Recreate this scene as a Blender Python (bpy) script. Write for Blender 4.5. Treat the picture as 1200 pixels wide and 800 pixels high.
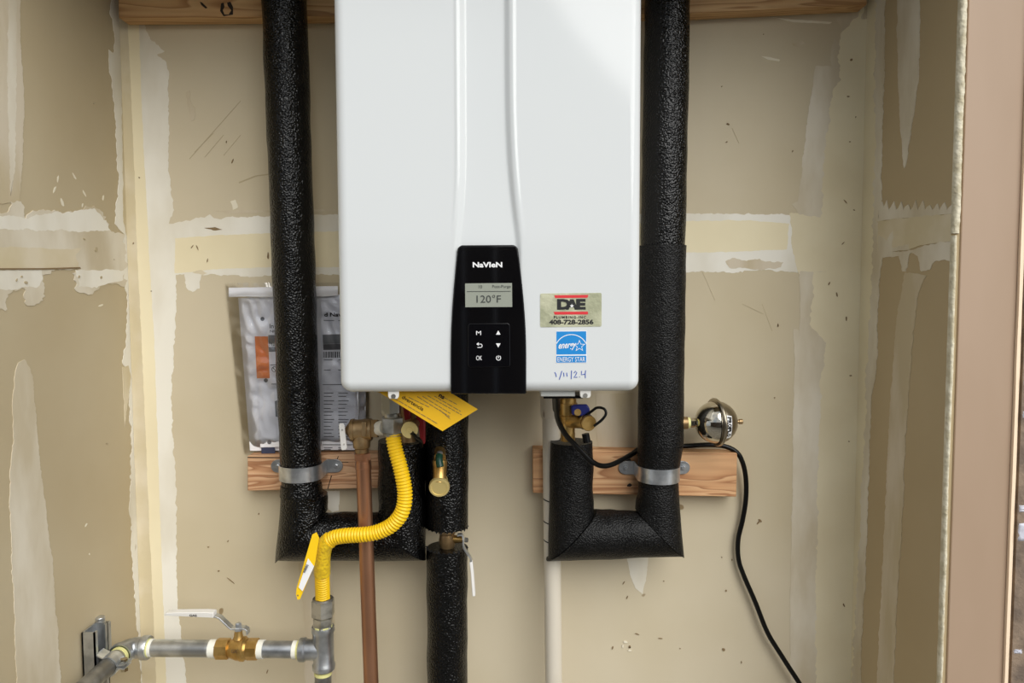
import bpy, bmesh, math, random
from mathutils import Vector, Matrix, noise
random.seed(7)
PI = math.pi
for o in list(bpy.data.objects):
    bpy.data.objects.remove(o)
SC = bpy.context.scene
COL = SC.collection

# ------------------------------------------------------------------ camera
F = 867.0                                   # focal length in pixels of the 1200x800 frame
CAMZ = 1.55
cam_d = bpy.data.cameras.new('camera')
cam = bpy.data.objects.new('camera', cam_d); COL.objects.link(cam)
cam_d.sensor_width = 36.0
cam_d.lens = F * 36.0 / 1200.0
cam_d.clip_start = 0.02
ROT = Matrix.Rotation(math.radians(90 - 3.43), 3, 'X') @ Matrix.Rotation(-0.00365, 3, 'Z')
cam.matrix_world = Matrix.Translation((0, 0, CAMZ)) @ ROT.to_4x4()
SC.camera = cam

# ------------------------------------------------------------------ sky
world = bpy.data.worlds.new('sky'); SC.world = world
world.use_nodes = True
wn = world.node_tree; wn.nodes.clear()
w_out = wn.nodes.new('ShaderNodeOutputWorld'); w_bg = wn.nodes.new('ShaderNodeBackground')
w_tc = wn.nodes.new('ShaderNodeTexCoord'); w_no = wn.nodes.new('ShaderNodeTexNoise'); w_cr = wn.nodes.new('ShaderNodeValToRGB')
w_no.inputs['Scale'].default_value = 2.2; w_no.inputs['Detail'].default_value = 5
w_cr.color_ramp.elements[0].position = 0.38; w_cr.color_ramp.elements[0].color = (0.46, 0.54, 0.66, 1)
w_cr.color_ramp.elements[1].position = 0.62; w_cr.color_ramp.elements[1].color = (1.0, 0.99, 0.97, 1)
wn.links.new(w_tc.outputs['Generated'], w_no.inputs['Vector'])
wn.links.new(w_no.outputs['Fac'], w_cr.inputs['Fac'])
wn.links.new(w_cr.outputs['Color'], w_bg.inputs['Color'])
w_bg.inputs['Strength'].default_value = 0.70
wn.links.new(w_bg.outputs['Background'], w_out.inputs['Surface'])
# thin-cloud sun, high behind the camera
sl = bpy.data.lights.new('hazy_sun', 'SUN'); sl.energy = 2.7; sl.angle = math.radians(55); sl.color = (1.0, 0.985, 0.95)
so = bpy.data.objects.new('hazy_sun', sl); COL.objects.link(so)
so.rotation_euler = (math.radians(56), 0, math.radians(31))
SC.view_settings.view_transform = 'Standard'
SC.view_settings.look = 'None'
SC.view_settings.exposure = 0.22
SC.view_settings.gamma = 1.0

# ------------------------------------------------------------------ pixel helpers (design-time lookup of real positions)
CO = Vector((0, 0, CAMZ))
def ray(px, py):
    return ROT @ Vector(((px - 600) / F, -(py - 400) / F, -1.0))
def U(px, py, Y):
    d = ray(px, py); return CO + d * (Y / d.y)
def UX(px, py, X):
    d = ray(px, py); return CO + d * (X / d.x)
def S(px, Y):
    return px * Y / F

# ------------------------------------------------------------------ materials
def srgb(r, g, b):
    f = lambda c: (c / 255 / 12.92) if c / 255 <= 0.04045 else ((c / 255 + 0.055) / 1.055) ** 2.4
    return (f(r), f(g), f(b), 1)
def mat(name, col, rough=0.5, metal=0.0, n_scale=0, n_col=None, n_lo=0.4, n_hi=0.6, bump=0.0, b_scale=80, spec=0.5,
        stretch=None, coat=0, detail=4, r_noise=0.0, b_dist=0.002, specks=None, rot=None, b_detail=3):
    m = bpy.data.materials.new(name); m.use_nodes = True
    t = m.node_tree; N = t.nodes; L = t.links
    b = N['Principled BSDF']
    b.inputs['Base Color'].default_value = col; b.inputs['Roughness'].default_value = rough
    b.inputs['Metallic'].default_value = metal; b.inputs['Specular IOR Level'].default_value = spec
    b.inputs['Coat Weight'].default_value = coat
    tc = N.new('ShaderNodeTexCoord'); vec = tc.outputs['Object']
    if stretch:
        mp = N.new('ShaderNodeMapping'); mp.inputs['Scale'].default_value = stretch
        if rot: mp.inputs['Rotation'].default_value = rot
        L.new(vec, mp.inputs['Vector']); vec = mp.outputs['Vector']
    src = None
    if n_scale:
        n = N.new('ShaderNodeTexNoise'); n.inputs['Scale'].default_value = n_scale; n.inputs['Detail'].default_value = detail
        L.new(vec, n.inputs['Vector'])
        r = N.new('ShaderNodeValToRGB')
        r.color_ramp.elements[0].position = n_lo; r.color_ramp.elements[1].position = n_hi
        r.color_ramp.elements[0].color = col; r.color_ramp.elements[1].color = n_col or col
        L.new(n.outputs['Fac'], r.inputs['Fac']); src = r.outputs['Color']
        if r_noise:
            mr = N.new('ShaderNodeMapRange'); mr.inputs['To Min'].default_value = rough - r_noise; mr.inputs['To Max'].default_value = rough + r_noise
            L.new(n.outputs['Fac'], mr.inputs['Value']); L.new(mr.outputs['Result'], b.inputs['Roughness'])
    if specks:
        sc_, colr, thr = specks
        v = N.new('ShaderNodeTexNoise'); v.inputs['Scale'].default_value = sc_; v.inputs['Detail'].default_value = 1.5
        L.new(vec, v.inputs['Vector'])
        mr = N.new('ShaderNodeMapRange'); mr.inputs['From Min'].default_value = thr; mr.inputs['From Max'].default_value = thr + 0.03
        L.new(v.outputs['Fac'], mr.inputs['Value'])
        mx = N.new('ShaderNodeMix'); mx.data_type = 'RGBA'
        L.new(mr.outputs['Result'], mx.inputs['Factor'])
        if src: L.new(src, mx.inputs['A'])
        else: mx.inputs['A'].default_value = col
        mx.inputs['B'].default_value = colr
        src = mx.outputs['Result']
    if src: L.new(src, b.inputs['Base Color'])
    if bump:
        n2 = N.new('ShaderNodeTexNoise'); n2.inputs['Scale'].default_value = b_scale; n2.inputs['Detail'].default_value = b_detail
        L.new(vec, n2.inputs['Vector'])
        bp = N.new('ShaderNodeBump'); bp.inputs['Strength'].default_value = bump; bp.inputs['Distance'].default_value = b_dist
        L.new(n2.outputs['Fac'], bp.inputs['Height']); L.new(bp.outputs['Normal'], b.inputs['Normal'])
    return m

M = {}
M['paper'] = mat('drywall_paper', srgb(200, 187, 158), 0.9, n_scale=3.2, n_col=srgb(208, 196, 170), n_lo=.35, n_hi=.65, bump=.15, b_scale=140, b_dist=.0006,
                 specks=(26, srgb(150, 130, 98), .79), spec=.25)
M['paper_left_shaded'] = mat('drywall_paper_left_shaded', srgb(186, 170, 138), 0.9, n_scale=3.0, n_col=srgb(194, 180, 150), n_lo=.35, n_hi=.65, bump=.15, b_scale=140, b_dist=.0006,
                 specks=(26, srgb(150, 130, 98), .79), spec=.25)  # same board as the back wall, darkened to hold the left wall's shade
M['paper_right_shaded'] = mat('drywall_paper_right_shaded', srgb(182, 163, 128), 0.9, n_scale=3.0, n_col=srgb(188, 170, 136), n_lo=.35, n_hi=.65, bump=.15, b_scale=140, b_dist=.0006, spec=.25)  # same drywall again, shade of the right wall put into the colour
M['mud'] = mat('joint_compound_white', srgb(238, 234, 222), 0.85, n_scale=9, n_col=srgb(216, 208, 188), n_lo=.42, n_hi=.72, bump=.3, b_scale=60, b_dist=.0008,
               specks=(34, srgb(176, 160, 128), .79), stretch=(1, 1, .45), spec=.25)
M['mud_grey'] = mat('joint_compound_thin', srgb(224, 216, 198), 0.85, n_scale=12, n_col=srgb(200, 187, 160), n_lo=.36, n_hi=.62, detail=7, bump=.25, b_scale=50, b_dist=.0006, stretch=(1, 1, .35), spec=.25)
M['mud_smear'] = mat('joint_compound_smear', srgb(212, 200, 178), 0.88, n_scale=14, n_col=srgb(196, 181, 150), n_lo=.38, n_hi=.56, detail=8, bump=.2, b_scale=60, b_dist=.0005, stretch=(1, 1, .25), spec=.25)
M['tape'] = mat('paper_tape_cream', srgb(240, 229, 196), 0.85, n_scale=5, n_col=srgb(230, 217, 182), n_lo=.3, n_hi=.7, bump=.2, b_scale=40, b_dist=.0006,
                specks=(40, srgb(176, 150, 104), .78), spec=.25)
M['cream'] = mat('paper_tape_faint', srgb(230, 220, 190), 0.85, n_scale=7, n_col=srgb(220, 208, 176), n_lo=.3, n_hi=.7, bump=.2, b_scale=40, b_dist=.0006, spec=.25)
M['tape_tan'] = mat('paper_tape_tan', srgb(208, 194, 160), 0.88, n_scale=12, n_col=srgb(220, 208, 182), n_lo=.45, n_hi=.7, bump=.2, b_scale=40, b_dist=.0005, spec=.25)
M['gouge'] = mat('torn_paper', srgb(134, 112, 80), 0.9)
M['hole'] = mat('dark_hole', srgb(42, 34, 26), 0.95)
M['scrape'] = mat('pale_scrape', srgb(232, 224, 202), 0.9)
M['gypsum'] = mat('gypsum_core', srgb(222, 214, 190), 0.9, n_scale=60, n_col=srgb(198, 188, 160), bump=.9, b_scale=160, b_dist=.003, spec=.2)
M['post'] = mat('painted_post', srgb(174, 149, 126), 0.6, n_scale=4, n_col=srgb(166, 141, 117), bump=.12, b_scale=60, b_dist=.001, stretch=(1, 1, .3))
M['post_edge_lit'] = mat('painted_post_edge_lit', srgb(244, 220, 190), 0.5, bump=.25, b_scale=50, b_dist=.001)  # paint brightened to hold the light caught on the rounded edge
M['stucco'] = mat('stucco', srgb(140, 122, 104), 0.9, n_scale=30, n_col=srgb(110, 96, 84), bump=.8, b_scale=90, b_dist=.004)
M['dark_gap'] = mat('dark_gap', srgb(24, 20, 26), 0.9)
M['film'] = mat('torn_film', srgb(205, 205, 215), 0.35, bump=.5, b_scale=60)
M['concrete'] = mat('concrete', srgb(150, 146, 138), 0.9, n_scale=3, n_col=srgb(128, 124, 116), bump=.4, b_scale=60)
M['ceiling'] = mat('ceiling_board', srgb(160, 150, 124), 0.9)
M['fence'] = mat('fence_wood', srgb(84, 72, 60), 0.85, n_scale=4, n_col=srgb(64, 54, 46), stretch=(6, 6, .6))
def wood(name, c1, c2, c3, seed):
    m = bpy.data.materials.new(name); m.use_nodes = True
    t = m.node_tree; N = t.nodes; L = t.links; b = N['Principled BSDF']
    tc = N.new('ShaderNodeTexCoord'); mp = N.new('ShaderNodeMapping')
    mp.inputs['Scale'].default_value = (1.2, 9, 14); mp.inputs['Location'].default_value = (seed, seed, seed)
    L.new(tc.outputs['Object'], mp.inputs['Vector'])
    n = N.new('ShaderNodeTexNoise'); n.inputs['Scale'].default_value = 1.6; n.inputs['Detail'].default_value = 2; n.inputs['Distortion'].default_value = .6
    L.new(mp.outputs['Vector'], n.inputs['Vector'])
    mu = N.new('ShaderNodeMath'); mu.operation = 'MULTIPLY'; mu.inputs[1].default_value = 11
    L.new(n.outputs['Fac'], mu.inputs[0])
    fr = N.new('ShaderNodeMath'); fr.operation = 'FRACT'; L.new(mu.outputs[0], fr.inputs[0])
    r = N.new('ShaderNodeValToRGB'); e = r.color_ramp.elements
    e[0].position = 0; e[0].color = c1; e[1].position = 1; e[1].color = c1
    x = e.new(.55); x.color = c2
    x = e.new(.9); x.color = c3
    L.new(fr.outputs[0], r.inputs['Fac'])
    n2 = N.new('ShaderNodeTexNoise'); n2.inputs['Scale'].default_value = 5; n2.inputs['Detail'].default_value = 5
    L.new(mp.outputs['Vector'], n2.inputs['Vector'])
    mx = N.new('ShaderNodeMix'); mx.data_type = 'RGBA'; mx.blend_type = 'MULTIPLY'; mx.inputs['Factor'].default_value = .35
    r2 = N.new('ShaderNodeValToRGB'); r2.color_ramp.elements[0].position = .35; r2.color_ramp.elements[1].position = .6
    r2.color_ramp.elements[0].color = (.55, .48, .42, 1)
    L.new(n2.outputs['Fac'], r2.inputs['Fac'])
    L.new(r.outputs['Color'], mx.inputs['A']); L.new(r2.outputs['Color'], mx.inputs['B'])
    L.new(mx.outputs['Result'], b.inputs['Base Color']); b.inputs['Roughness'].default_value = .65
    bp = N.new('ShaderNodeBump'); bp.inputs['Strength'].default_value = .2; bp.inputs['Distance'].default_value = .001
    L.new(n2.outputs['Fac'], bp.inputs['Height']); L.new(bp.outputs['Normal'], b.inputs['Normal'])
    return m
M['wood_top'] = wood('pine_top', srgb(214, 176, 126), srgb(204, 162, 112), srgb(170, 124, 78), 3)
M['wood_left'] = wood('pine_left', srgb(226, 184, 144), srgb(212, 164, 122), srgb(172, 120, 82), 8)
M['wood_right'] = wood('pine_right', srgb(222, 178, 132), srgb(208, 158, 112), srgb(168, 116, 76), 14)
M['char'] = mat('char_mark', srgb(34, 24, 18), .8)
M['enamel'] = mat('white_enamel', srgb(215, 218, 218), .08, spec=.42)
M['white_pl'] = mat('white_plastic', srgb(228, 226, 220), .35)
M['grey_pl'] = mat('grey_plate', srgb(190, 192, 188), .4)
M['gloss_blk'] = mat('gloss_black', srgb(9, 9, 11), .05, spec=.5)
M['key_blk'] = mat('key_pad_black', srgb(5, 5, 8), .12)
M['lcd'] = mat('lcd', srgb(152, 156, 144), .15)
M['lcd_ink'] = mat('lcd_ink', srgb(58, 62, 60), .4)
M['print_w'] = mat('white_print', srgb(235, 235, 235), .5)
M['print_b'] = mat('black_print', srgb(22, 22, 24), .6)
M['print_g'] = mat('grey_print', srgb(110, 110, 112), .6)
M['gold_foil'] = mat('brushed_foil', srgb(206, 206, 176), .35, .35, n_scale=30, n_col=srgb(176, 178, 148), bump=.6, b_scale=180, b_dist=.0006)
M['red_print'] = mat('red_print', srgb(214, 50, 56), .4)
M['blue_st'] = mat('blue_label', srgb(30, 136, 208), .35)
M['pen'] = mat('blue_pen', srgb(70, 96, 176), .6)
M['foam'] = mat('black_foam', srgb(3, 3, 3), .2, bump=1.0, b_scale=350, b_dist=.0017, n_scale=150, n_col=srgb(6, 6, 6), spec=.34, b_detail=0)
M['foam_dull'] = mat('black_foam_dull', srgb(5, 5, 5), .42, bump=1.0, b_scale=430, b_dist=.0014, n_scale=430, n_col=srgb(40, 40, 40), n_lo=.45, n_hi=.75, spec=.22, b_detail=0)
M['foam_cut'] = mat('foam_cut_end', srgb(18, 18, 18), .9)
M['galv'] = mat('galvanised', srgb(214, 217, 219), .32, .85, n_scale=40, n_col=srgb(180, 184, 188), bump=.2, b_scale=90, b_dist=.0006)
M['iron'] = mat('galvanised_iron', srgb(200, 203, 205), .33, .88, n_scale=26, n_col=srgb(160, 163, 166), bump=.35, b_scale=120, b_dist=.0008)
M['iron_dk'] = mat('dull_steel_pipe', srgb(160, 158, 152), .45, .75, n_scale=20, n_col=srgb(120, 118, 112), bump=.3, b_scale=120, b_dist=.0008)
M['nutsteel'] = mat('nickel_nut', srgb(205, 202, 192), .35, .85, n_scale=30, n_col=srgb(140, 138, 128))
M['chrome'] = mat('nickel', srgb(200, 194, 180), .08, 1.0)
M['nickel_dull'] = mat('nickel_satin', srgb(168, 158, 140), .28, 1.0)
M['brass'] = mat('brass', srgb(206, 170, 104), .34, .85, n_scale=40, n_col=srgb(178, 140, 76), bump=.2, b_scale=120, b_dist=.0006)
M['brass_lt'] = mat('pale_brass', srgb(244, 222, 150), .42, .55)
M['bronze'] = mat('bronze', srgb(172, 146, 108), .42, .75, n_scale=40, n_col=srgb(142, 116, 80), bump=.3, b_scale=140, b_dist=.0008)
M['copper'] = mat('copper', srgb(196, 146, 114), .34, .85, n_scale=9, n_col=srgb(156, 110, 82), n_lo=.35, n_hi=.65, stretch=(1, 1, .35))
M['yellow'] = mat('yellow_jacket', srgb(250, 205, 22), .4)
M['yellow_net'] = mat('yellow_mesh_wrap', srgb(250, 212, 40), .45, bump=1, b_scale=200, b_dist=.002, n_scale=200, n_col=srgb(228, 190, 36), detail=1)
M['yellow_card'] = mat('yellow_card', srgb(236, 184, 24), .5)
M['ptfe'] = mat('thread_tape', srgb(236, 234, 222), .6, bump=.3, b_scale=150)
M['ptfe_y'] = mat('thread_tape_yellow', srgb(226, 222, 150), .6, bump=.3, b_scale=150)
M['pvc'] = mat('pvc_pipe', srgb(214, 206, 190), .4, n_scale=14, n_col=srgb(190, 180, 160), n_lo=.5, n_hi=.75, stretch=(1, 1, .3),
               specks=(36, srgb(120, 104, 88), .72))
M['rubber'] = mat('black_rubber', srgb(6, 6, 6), .35, spec=.3)
M['blue_h'] = mat('blue_handle', srgb(28, 38, 120), .4)
M['green_h'] = mat('green_handle', srgb(10, 66, 50), .35)
M['red_h'] = mat('red_handle', srgb(130, 20, 28), .4)
M['sheet'] = mat('white_sheet', srgb(250, 250, 253), .7)
M['sheet_g'] = mat('grey_sheet', srgb(240, 241, 246), .7)
M['orange'] = mat('orange_tab', srgb(238, 150, 90), .6)
M['band_g'] = mat('grey_band', srgb(134, 136, 138), .6)
M['navy'] = mat('navy_tab', srgb(60, 66, 92), .6)
M['dip'] = mat('white_vinyl_grip', srgb(236, 234, 230), .4)
def plastic():
    m = bpy.data.materials.new('clear_film'); m.use_nodes = True
    t = m.node_tree; N = t.nodes; L = t.links; N.remove(N['Principled BSDF'])
    out = N['Material Output']; tr = N.new('ShaderNodeBsdfTransparent'); tr.inputs['Color'].default_value = (.97, .97, .98, 1)
    gl = N.new('ShaderNodeBsdfGlossy'); gl.inputs['Roughness'].default_value = .09
    fr = N.new('ShaderNodeFresnel'); fr.inputs['IOR'].default_value = 1.5
    ma = N.new('ShaderNodeMath'); ma.operation = 'MULTIPLY_ADD'; ma.inputs[1].default_value = 3.2; ma.inputs[2].default_value = .0
    mx = N.new('ShaderNodeMixShader')
    L.new(fr.outputs[0], ma.inputs[0]); L.new(ma.outputs[0], mx.inputs[0]); L.new(tr.outputs[0], mx.inputs[1]); L.new(gl.outputs[0], mx.inputs[2])
    L.new(mx.outputs[0], out.inputs['Surface'])
    return m
M['clear'] = plastic()

# ------------------------------------------------------------------ object helpers
ORG = {}
def tag(o, label=None, cat=None, group=None, kind=None):
    if label: o['label'] = label
    if cat: o['category'] = cat
    if group: o['group'] = group
    if kind: o['kind'] = kind
    return o
def thing(name, loc, label, cat, group=None):
    o = bpy.data.objects.new(name, None); COL.objects.link(o)
    o.location = loc; o.empty_display_size = .03
    ORG[o.name] = Vector(loc)
    return tag(o, label, cat, group)

class MB:
    def __init__(s): s.v = []; s.f = []
    def add(s, vs, fs):
        k = len(s.v); s.v += [Vector(v) for v in vs]; s.f += [tuple(i + k for i in f) for f in fs]; return s
    def box(s, a, b):
        x0, y0, z0 = a; x1, y1, z1 = b
        return s.add([(x0, y0, z0), (x1, y0, z0), (x1, y1, z0), (x0, y1, z0), (x0, y0, z1), (x1, y0, z1), (x1, y1, z1), (x0, y1, z1)],
                     [(0, 3, 2, 1), (4, 5, 6, 7), (0, 1, 5, 4), (1, 2, 6, 5), (2, 3, 7, 6), (3, 0, 4, 7)])
    def prism(s, pts, off):
        """closed polygon pts (3d) extruded by vector off (away from the viewer side)"""
        n = len(pts); off = Vector(off)
        a = [Vector(p) for p in pts]; b = [p + off for p in a]
        return s.add(a + b, [tuple(range(n)), tuple(range(2 * n - 1, n - 1, -1))] + [(i, i + n, (i + 1) % n + n, (i + 1) % n) for i in range(n)])
    def tube(s, path, rad, n=16, caps=True, closed=False):
        P = [Vector(p) for p in path]; m = len(P)
        if not hasattr(rad, '__len__'): rad = [rad] * m
        T = []
        for i in range(m):
            if closed: d = P[(i + 1) % m] - P[i - 1]
            else: d = P[min(i + 1, m - 1)] - P[max(i - 1, 0)]
            T.append(d.normalized())
        ref = Vector((0, 0, 1)) if abs(T[0].z) < .9 else Vector((1, 0, 0))
        u = (ref - T[0] * ref.dot(T[0])).normalized()
        vs = []; fs = []
        for i in range(m):
            u = (u - T[i] * u.dot(T[i])).normalized(); w = T[i].cross(u)
            for k in range(n):
                a = 2 * PI * k / n; vs.append(P[i] + (u * math.cos(a) + w * math.sin(a)) * rad[i])
        for i in range(m if closed else m - 1):
            j = (i + 1) % m
            for k in range(n):
                fs.append((i * n + k, i * n + (k + 1) % n, j * n + (k + 1) % n, j * n + k))
        if caps and not closed:
            fs.append(tuple(range(n - 1, -1, -1))); fs.append(tuple((m - 1) * n + k for k in range(n)))
        return s.add(vs, fs)
    def lathe(s, o, d, prof, n=24, ph=0):
        o = Vector(o); d = Vector(d).normalized()
        ref = Vector((0, 0, 1)) if abs(d.z) < .9 else Vector((1, 0, 0))
        u = (ref - d * ref.dot(d)).normalized(); w = d.cross(u)
        vs = []; fs = []
        for (t, r) in prof:
            for k in range(n):
                a = 2 * PI * k / n + ph; vs.append(o + d * t + (u * math.cos(a) + w * math.sin(a)) * max(r, 1e-5))
        m = len(prof)
        for i in range(m - 1):
            for k in range(n):
                fs.append((i * n + k, i * n + (k + 1) % n, (i + 1) * n + (k + 1) % n, (i + 1) * n + k))
        fs.append(tuple(range(n - 1, -1, -1))); fs.append(tuple((m - 1) * n + k for k in range(n)))
        return s.add(vs, fs)
    def build(s, name, m, parent=None, label=None, ang=32, bevel=0, kind=None, origin=None):
        if parent is not None: org = ORG[parent.name]
        elif origin is not None: org = Vector(origin)
        else:
            c = sum(s.v, Vector()) / len(s.v); org = Vector((c.x, c.y, min(v.z for v in s.v)))
        me = bpy.data.meshes.new(name)
        me.from_pydata([v - org for v in s.v], [], s.f); me.materials.append(M[m] if isinstance(m, str) else m)
        bm = bmesh.new(); bm.from_mesh(me); bmesh.ops.recalc_face_normals(bm, faces=bm.faces); bm.to_mesh(me); bm.free()
        me.polygons.foreach_set('use_smooth', [True] * len(me.polygons))
        me.set_sharp_from_angle(angle=math.radians(ang))
        o = bpy.data.objects.new(name, me); COL.objects.link(o)
        if parent is not None: o.parent = parent
        else: o.location = org
        ORG[o.name] = org
        if bevel:
            b = o.modifiers.new('bevel', 'BEVEL'); b.width = bevel; b.segments = 2; b.limit_method = 'ANGLE'
            b.harden_normals = False
        tag(o, label, kind=kind)
        return o
def spline(pts, step=.004):
    P = [Vector(p) for p in pts]; P = [P[0] * 2 - P[1]] + P + [P[-1] * 2 - P[-2]]
    out = []
    for i in range(1, len(P) - 2):
        a, b, c, d = P[i - 1:i + 3]; n = max(2, int((c - b).length / step))
        for k in range(n):
            t = k / n
            out.append(.5 * ((2 * b) + (c - a) * t + (2 * a - 5 * b + 4 * c - d) * t * t + (3 * b - a - 3 * c + d) * t ** 3))
    out.append(P[-2]); return out
def text(s, name, m, parent, o, u, v, width=None, height=None, bold=0, shear=0, label=None, thick=.0002, spacing=1.0, center=False):
    """flat lettering with origin o, reading direction u, up direction v, fitted to width and height (metres)"""
    c = bpy.data.curves.new('tmp', 'FONT'); c.body = s; c.size = 1; c.offset = bold; c.shear = shear; c.space_character = spacing
    c.resolution_u = 3
    ob = bpy.data.objects.new('tmp', c); COL.objects.link(ob)
    dg = bpy.context.evaluated_depsgraph_get(); dg.update()
    me = bpy.data.meshes.new_from_object(ob.evaluated_get(dg))
    bpy.data.objects.remove(ob)
    xs = [p.co.x for p in me.vertices]; ys = [p.co.y for p in me.vertices]
    x0, x1, y0, y1 = min(xs), max(xs), min(ys), max(ys)
    sx = (width / (x1 - x0)) if width else None; sy = (height / (y1 - y0)) if height else None
    sx = sx or sy; sy = sy or sx
    u = Vector(u).normalized(); v = Vector(v).normalized(); o = Vector(o); nrm = u.cross(v)
    mb = MB()
    cx = (x1 - x0) / 2 if center else 0
    mb.add([o + u * (p.co.x - x0 - cx) * sx + v * (p.co.y - y0) * sy + nrm * thick for p in me.vertices], [tuple(p.vertices) for p in me.polygons])
    return mb.build(name, m, parent, label)
def quadpx(corners, Y): return [U(a, b, Y) for a, b in corners]
def flat(mb, corners, Y, th=.0003):
    return mb.prism(quadpx(corners, Y), (0, th, 0))

# ------------------------------------------------------------------ the closet: dimensions
YW = 1.405; XL = -0.7265; XR = 0.661; ZC = CAMZ + 0.62
def struct(mb, name, m, label=None, origin=(0, 0, 0), **k):
    return tag(mb.build(name, m, None, label, origin=origin, **k), kind='structure')
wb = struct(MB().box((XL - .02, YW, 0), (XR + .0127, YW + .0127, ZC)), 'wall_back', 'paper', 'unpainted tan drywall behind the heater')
wl = struct(MB().box((XL - .0127, .86, 0), (XL, YW, ZC)), 'wall_left', 'paper_left_shaded', 'unpainted drywall side wall on the left')
wr = struct(MB().box((XR, 1.119, 0), (XR + .0127, YW, ZC)), 'wall_right', 'paper_right_shaded', 'unpainted drywall side wall on the right')
struct(MB().box((XL - .02, .95, ZC), (XR + .02, YW + .02, ZC + .02)), 'ceiling', 'ceiling', 'closet ceiling board')
struct(MB().box((-5, -5, -.05), (5, YW + .02, 0)), 'floor', 'concrete', 'concrete slab')

# compound, tape and marks on the walls: thin raised pieces with ragged outlines
LV = [0]
def ragged(pts, jag, rnd, smooth=False):
    out = []
    n = len(pts)
    for i in range(n):
        a = Vector(pts[i]); b = Vector(pts[(i + 1) % n]); L = (b - a).length
        out.append(a)
        if jag <= 0: continue
        k = int(min(L, 900) / 2.4)
        nx = Vector((-(b - a).y, (b - a).x)).normalized() if L > 0 else Vector((0, 0))
        for j in range(1, k):
            t = j / k
            q = Vector((a.x + (b - a).x * t, a.y + (b - a).y * t, 3))
            big = noise.noise(q * .05) * jag * 1.2 + noise.noise(q * .17) * jag * 1.3
            out.append(a + (b - a) * t + nx * (big + rnd.uniform(-.5, .5) * jag * .8))
    return out
def patch(wall, pts, m, jag=1.5, name='joint_compound', base=.0003, label=None):
    rnd = random.Random(len(pts) * 13 + int(pts[0][0] * 7 + pts[0][1]))
    P = ragged(pts, jag, rnd)
    LV[0] += 1; t = base + .000015 * LV[0]
    if wall is wb: q = [U(p.x, p.y, YW) for p in P]; nrm = Vector((0, -1, 0)); lim = lambda v: Vector((max(XL + .0005, min(XR - .0005, v.x)), v.y, v.z))
    elif wall is wl: q = [UX(min(p.x, 590), p.y, XL) for p in P]; nrm = Vector((1, 0, 0)); lim = lambda v: Vector((v.x, min(YW - .0005, max(.862, v.y)), v.z))
    else: q = [UX(p.x, p.y, XR) for p in P]; nrm = Vector((-1, 0, 0)); lim = lambda v: Vector((v.x, min(YW - .0005, max(1.120, v.y)), v.z))
    q = [lim(v) + nrm * t for v in q]
    return MB().prism(q, -nrm * (t - .00002)).build(name, m, wall, label)

# ---- back wall
patch(wb, [(140, 0), (168, 28), (176, 46), (183, 52), (193, 60), (184, 64), (195, 73), (198, 92), (197, 130), (198, 165), (197, 198), (202, 232), (204, 246), (198, 262),
           (206, 262), (206, 322), (207, 350), (205, 400), (203, 420), (201, 470), (202, 500), (206, 560), (207, 640), (208, 700), (214, 760), (218, 810), (222, 1100), (140, 1100)], 'mud', 1.3)
patch(wb, [(198, 263), (218, 258), (240, 255), (246, 251), (254, 256), (270, 254), (300, 253), (400, 251), (620, 250), (800, 250), (935, 252), (935, 320), (940, 320), (890, 316), (870, 319), (800, 318), (600, 320), (400, 322),
           (330, 322), (300, 324), (262, 322), (236, 322), (234, 338), (226, 342), (218, 336), (216, 321), (200, 322)], 'mud', 1.2)
patch(wb, [(250, 247), (285, 246), (320, 246), (398, 245), (398, 247), (320, 249), (270, 250)], 'mud_smear', .5)
patch(wb, [(205, 279), (260, 275), (330, 273), (400, 271), (400, 313), (330, 313), (260, 315), (205, 320)], 'tape', .5, 'joint_tape')
patch(wb, [(400, 271), (600, 267), (800, 259), (880, 258), (925, 262), (922, 292), (860, 295), (800, 296), (600, 304), (400, 313)], 'tape', .6, 'joint_tape')
patch(wb, [(225, 319), (236, 316), (243, 320), (238, 322)], 'tape_tan', .6)
patch(wb, [(239, 267), (252, 266), (261, 269), (250, 270)], 'gouge', .4, 'torn_patch')
patch(wb, [(140, -100), (163, 30), (166, 120), (170, 200), (175, 300), (181, 400), (185, 520), (189, 640), (192, 720), (196, 820), (204, 1100), (140, 1100)], 'tape', .4, 'joint_tape')
patch(wb, [(140, -100), (150, 30), (156, 160), (161, 300), (167, 420), (172, 540), (176, 640), (180, 720), (184, 820), (192, 1100), (130, 1100)], 'tape_tan', .4, 'joint_tape')
# right corner
patch(wb, [(925, 250), (1015, 248), (1015, 324), (936, 321), (928, 290)], 'cream', 1.2)
patch(wb, [(1012, 8), (980, 22), (986, 32), (989, 50), (982, 51), (978, 45), (974, 60), (975, 78), (956, 77), (953, 100), (946, 140), (943, 168), (940, 192), (937, 222), (935, 236), (928, 239), (936, 251), (1015, 262)], 'mud_grey', 1.0)
patch(wb, [(1012, 8), (985, 40), (983, 90), (972, 130), (966, 190), (962, 262), (1012, 262)], 'cream', 2.0)
patch(wb, [(937, 318), (937, 388), (930, 385), (931, 430), (929, 520), (928, 600), (926, 700), (926, 820), (925, 1100), (1010, 1100), (1010, 318)], 'mud_grey', .7)
patch(wb, [(953, 318), (950, 382), (968, 402), (962, 440), (958, 560), (956, 700), (956, 820), (960, 1100), (1010, 1100), (1010, 318)], 'cream', 1.6)
patch(wb, [(1000, 22), (998, 300), (992, 400), (988, 560), (983, 700), (980, 820), (975, 1100), (1015, 1100), (1018, 22)], 'cream', .6, 'joint_tape')
patch(wb, [(850, 306), (858, 302), (872, 305), (890, 303), (900, 306), (918, 307), (915, 313), (895, 316), (870, 314), (855, 314)], 'mud_smear', 1.0, 'joint_compound')
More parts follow.
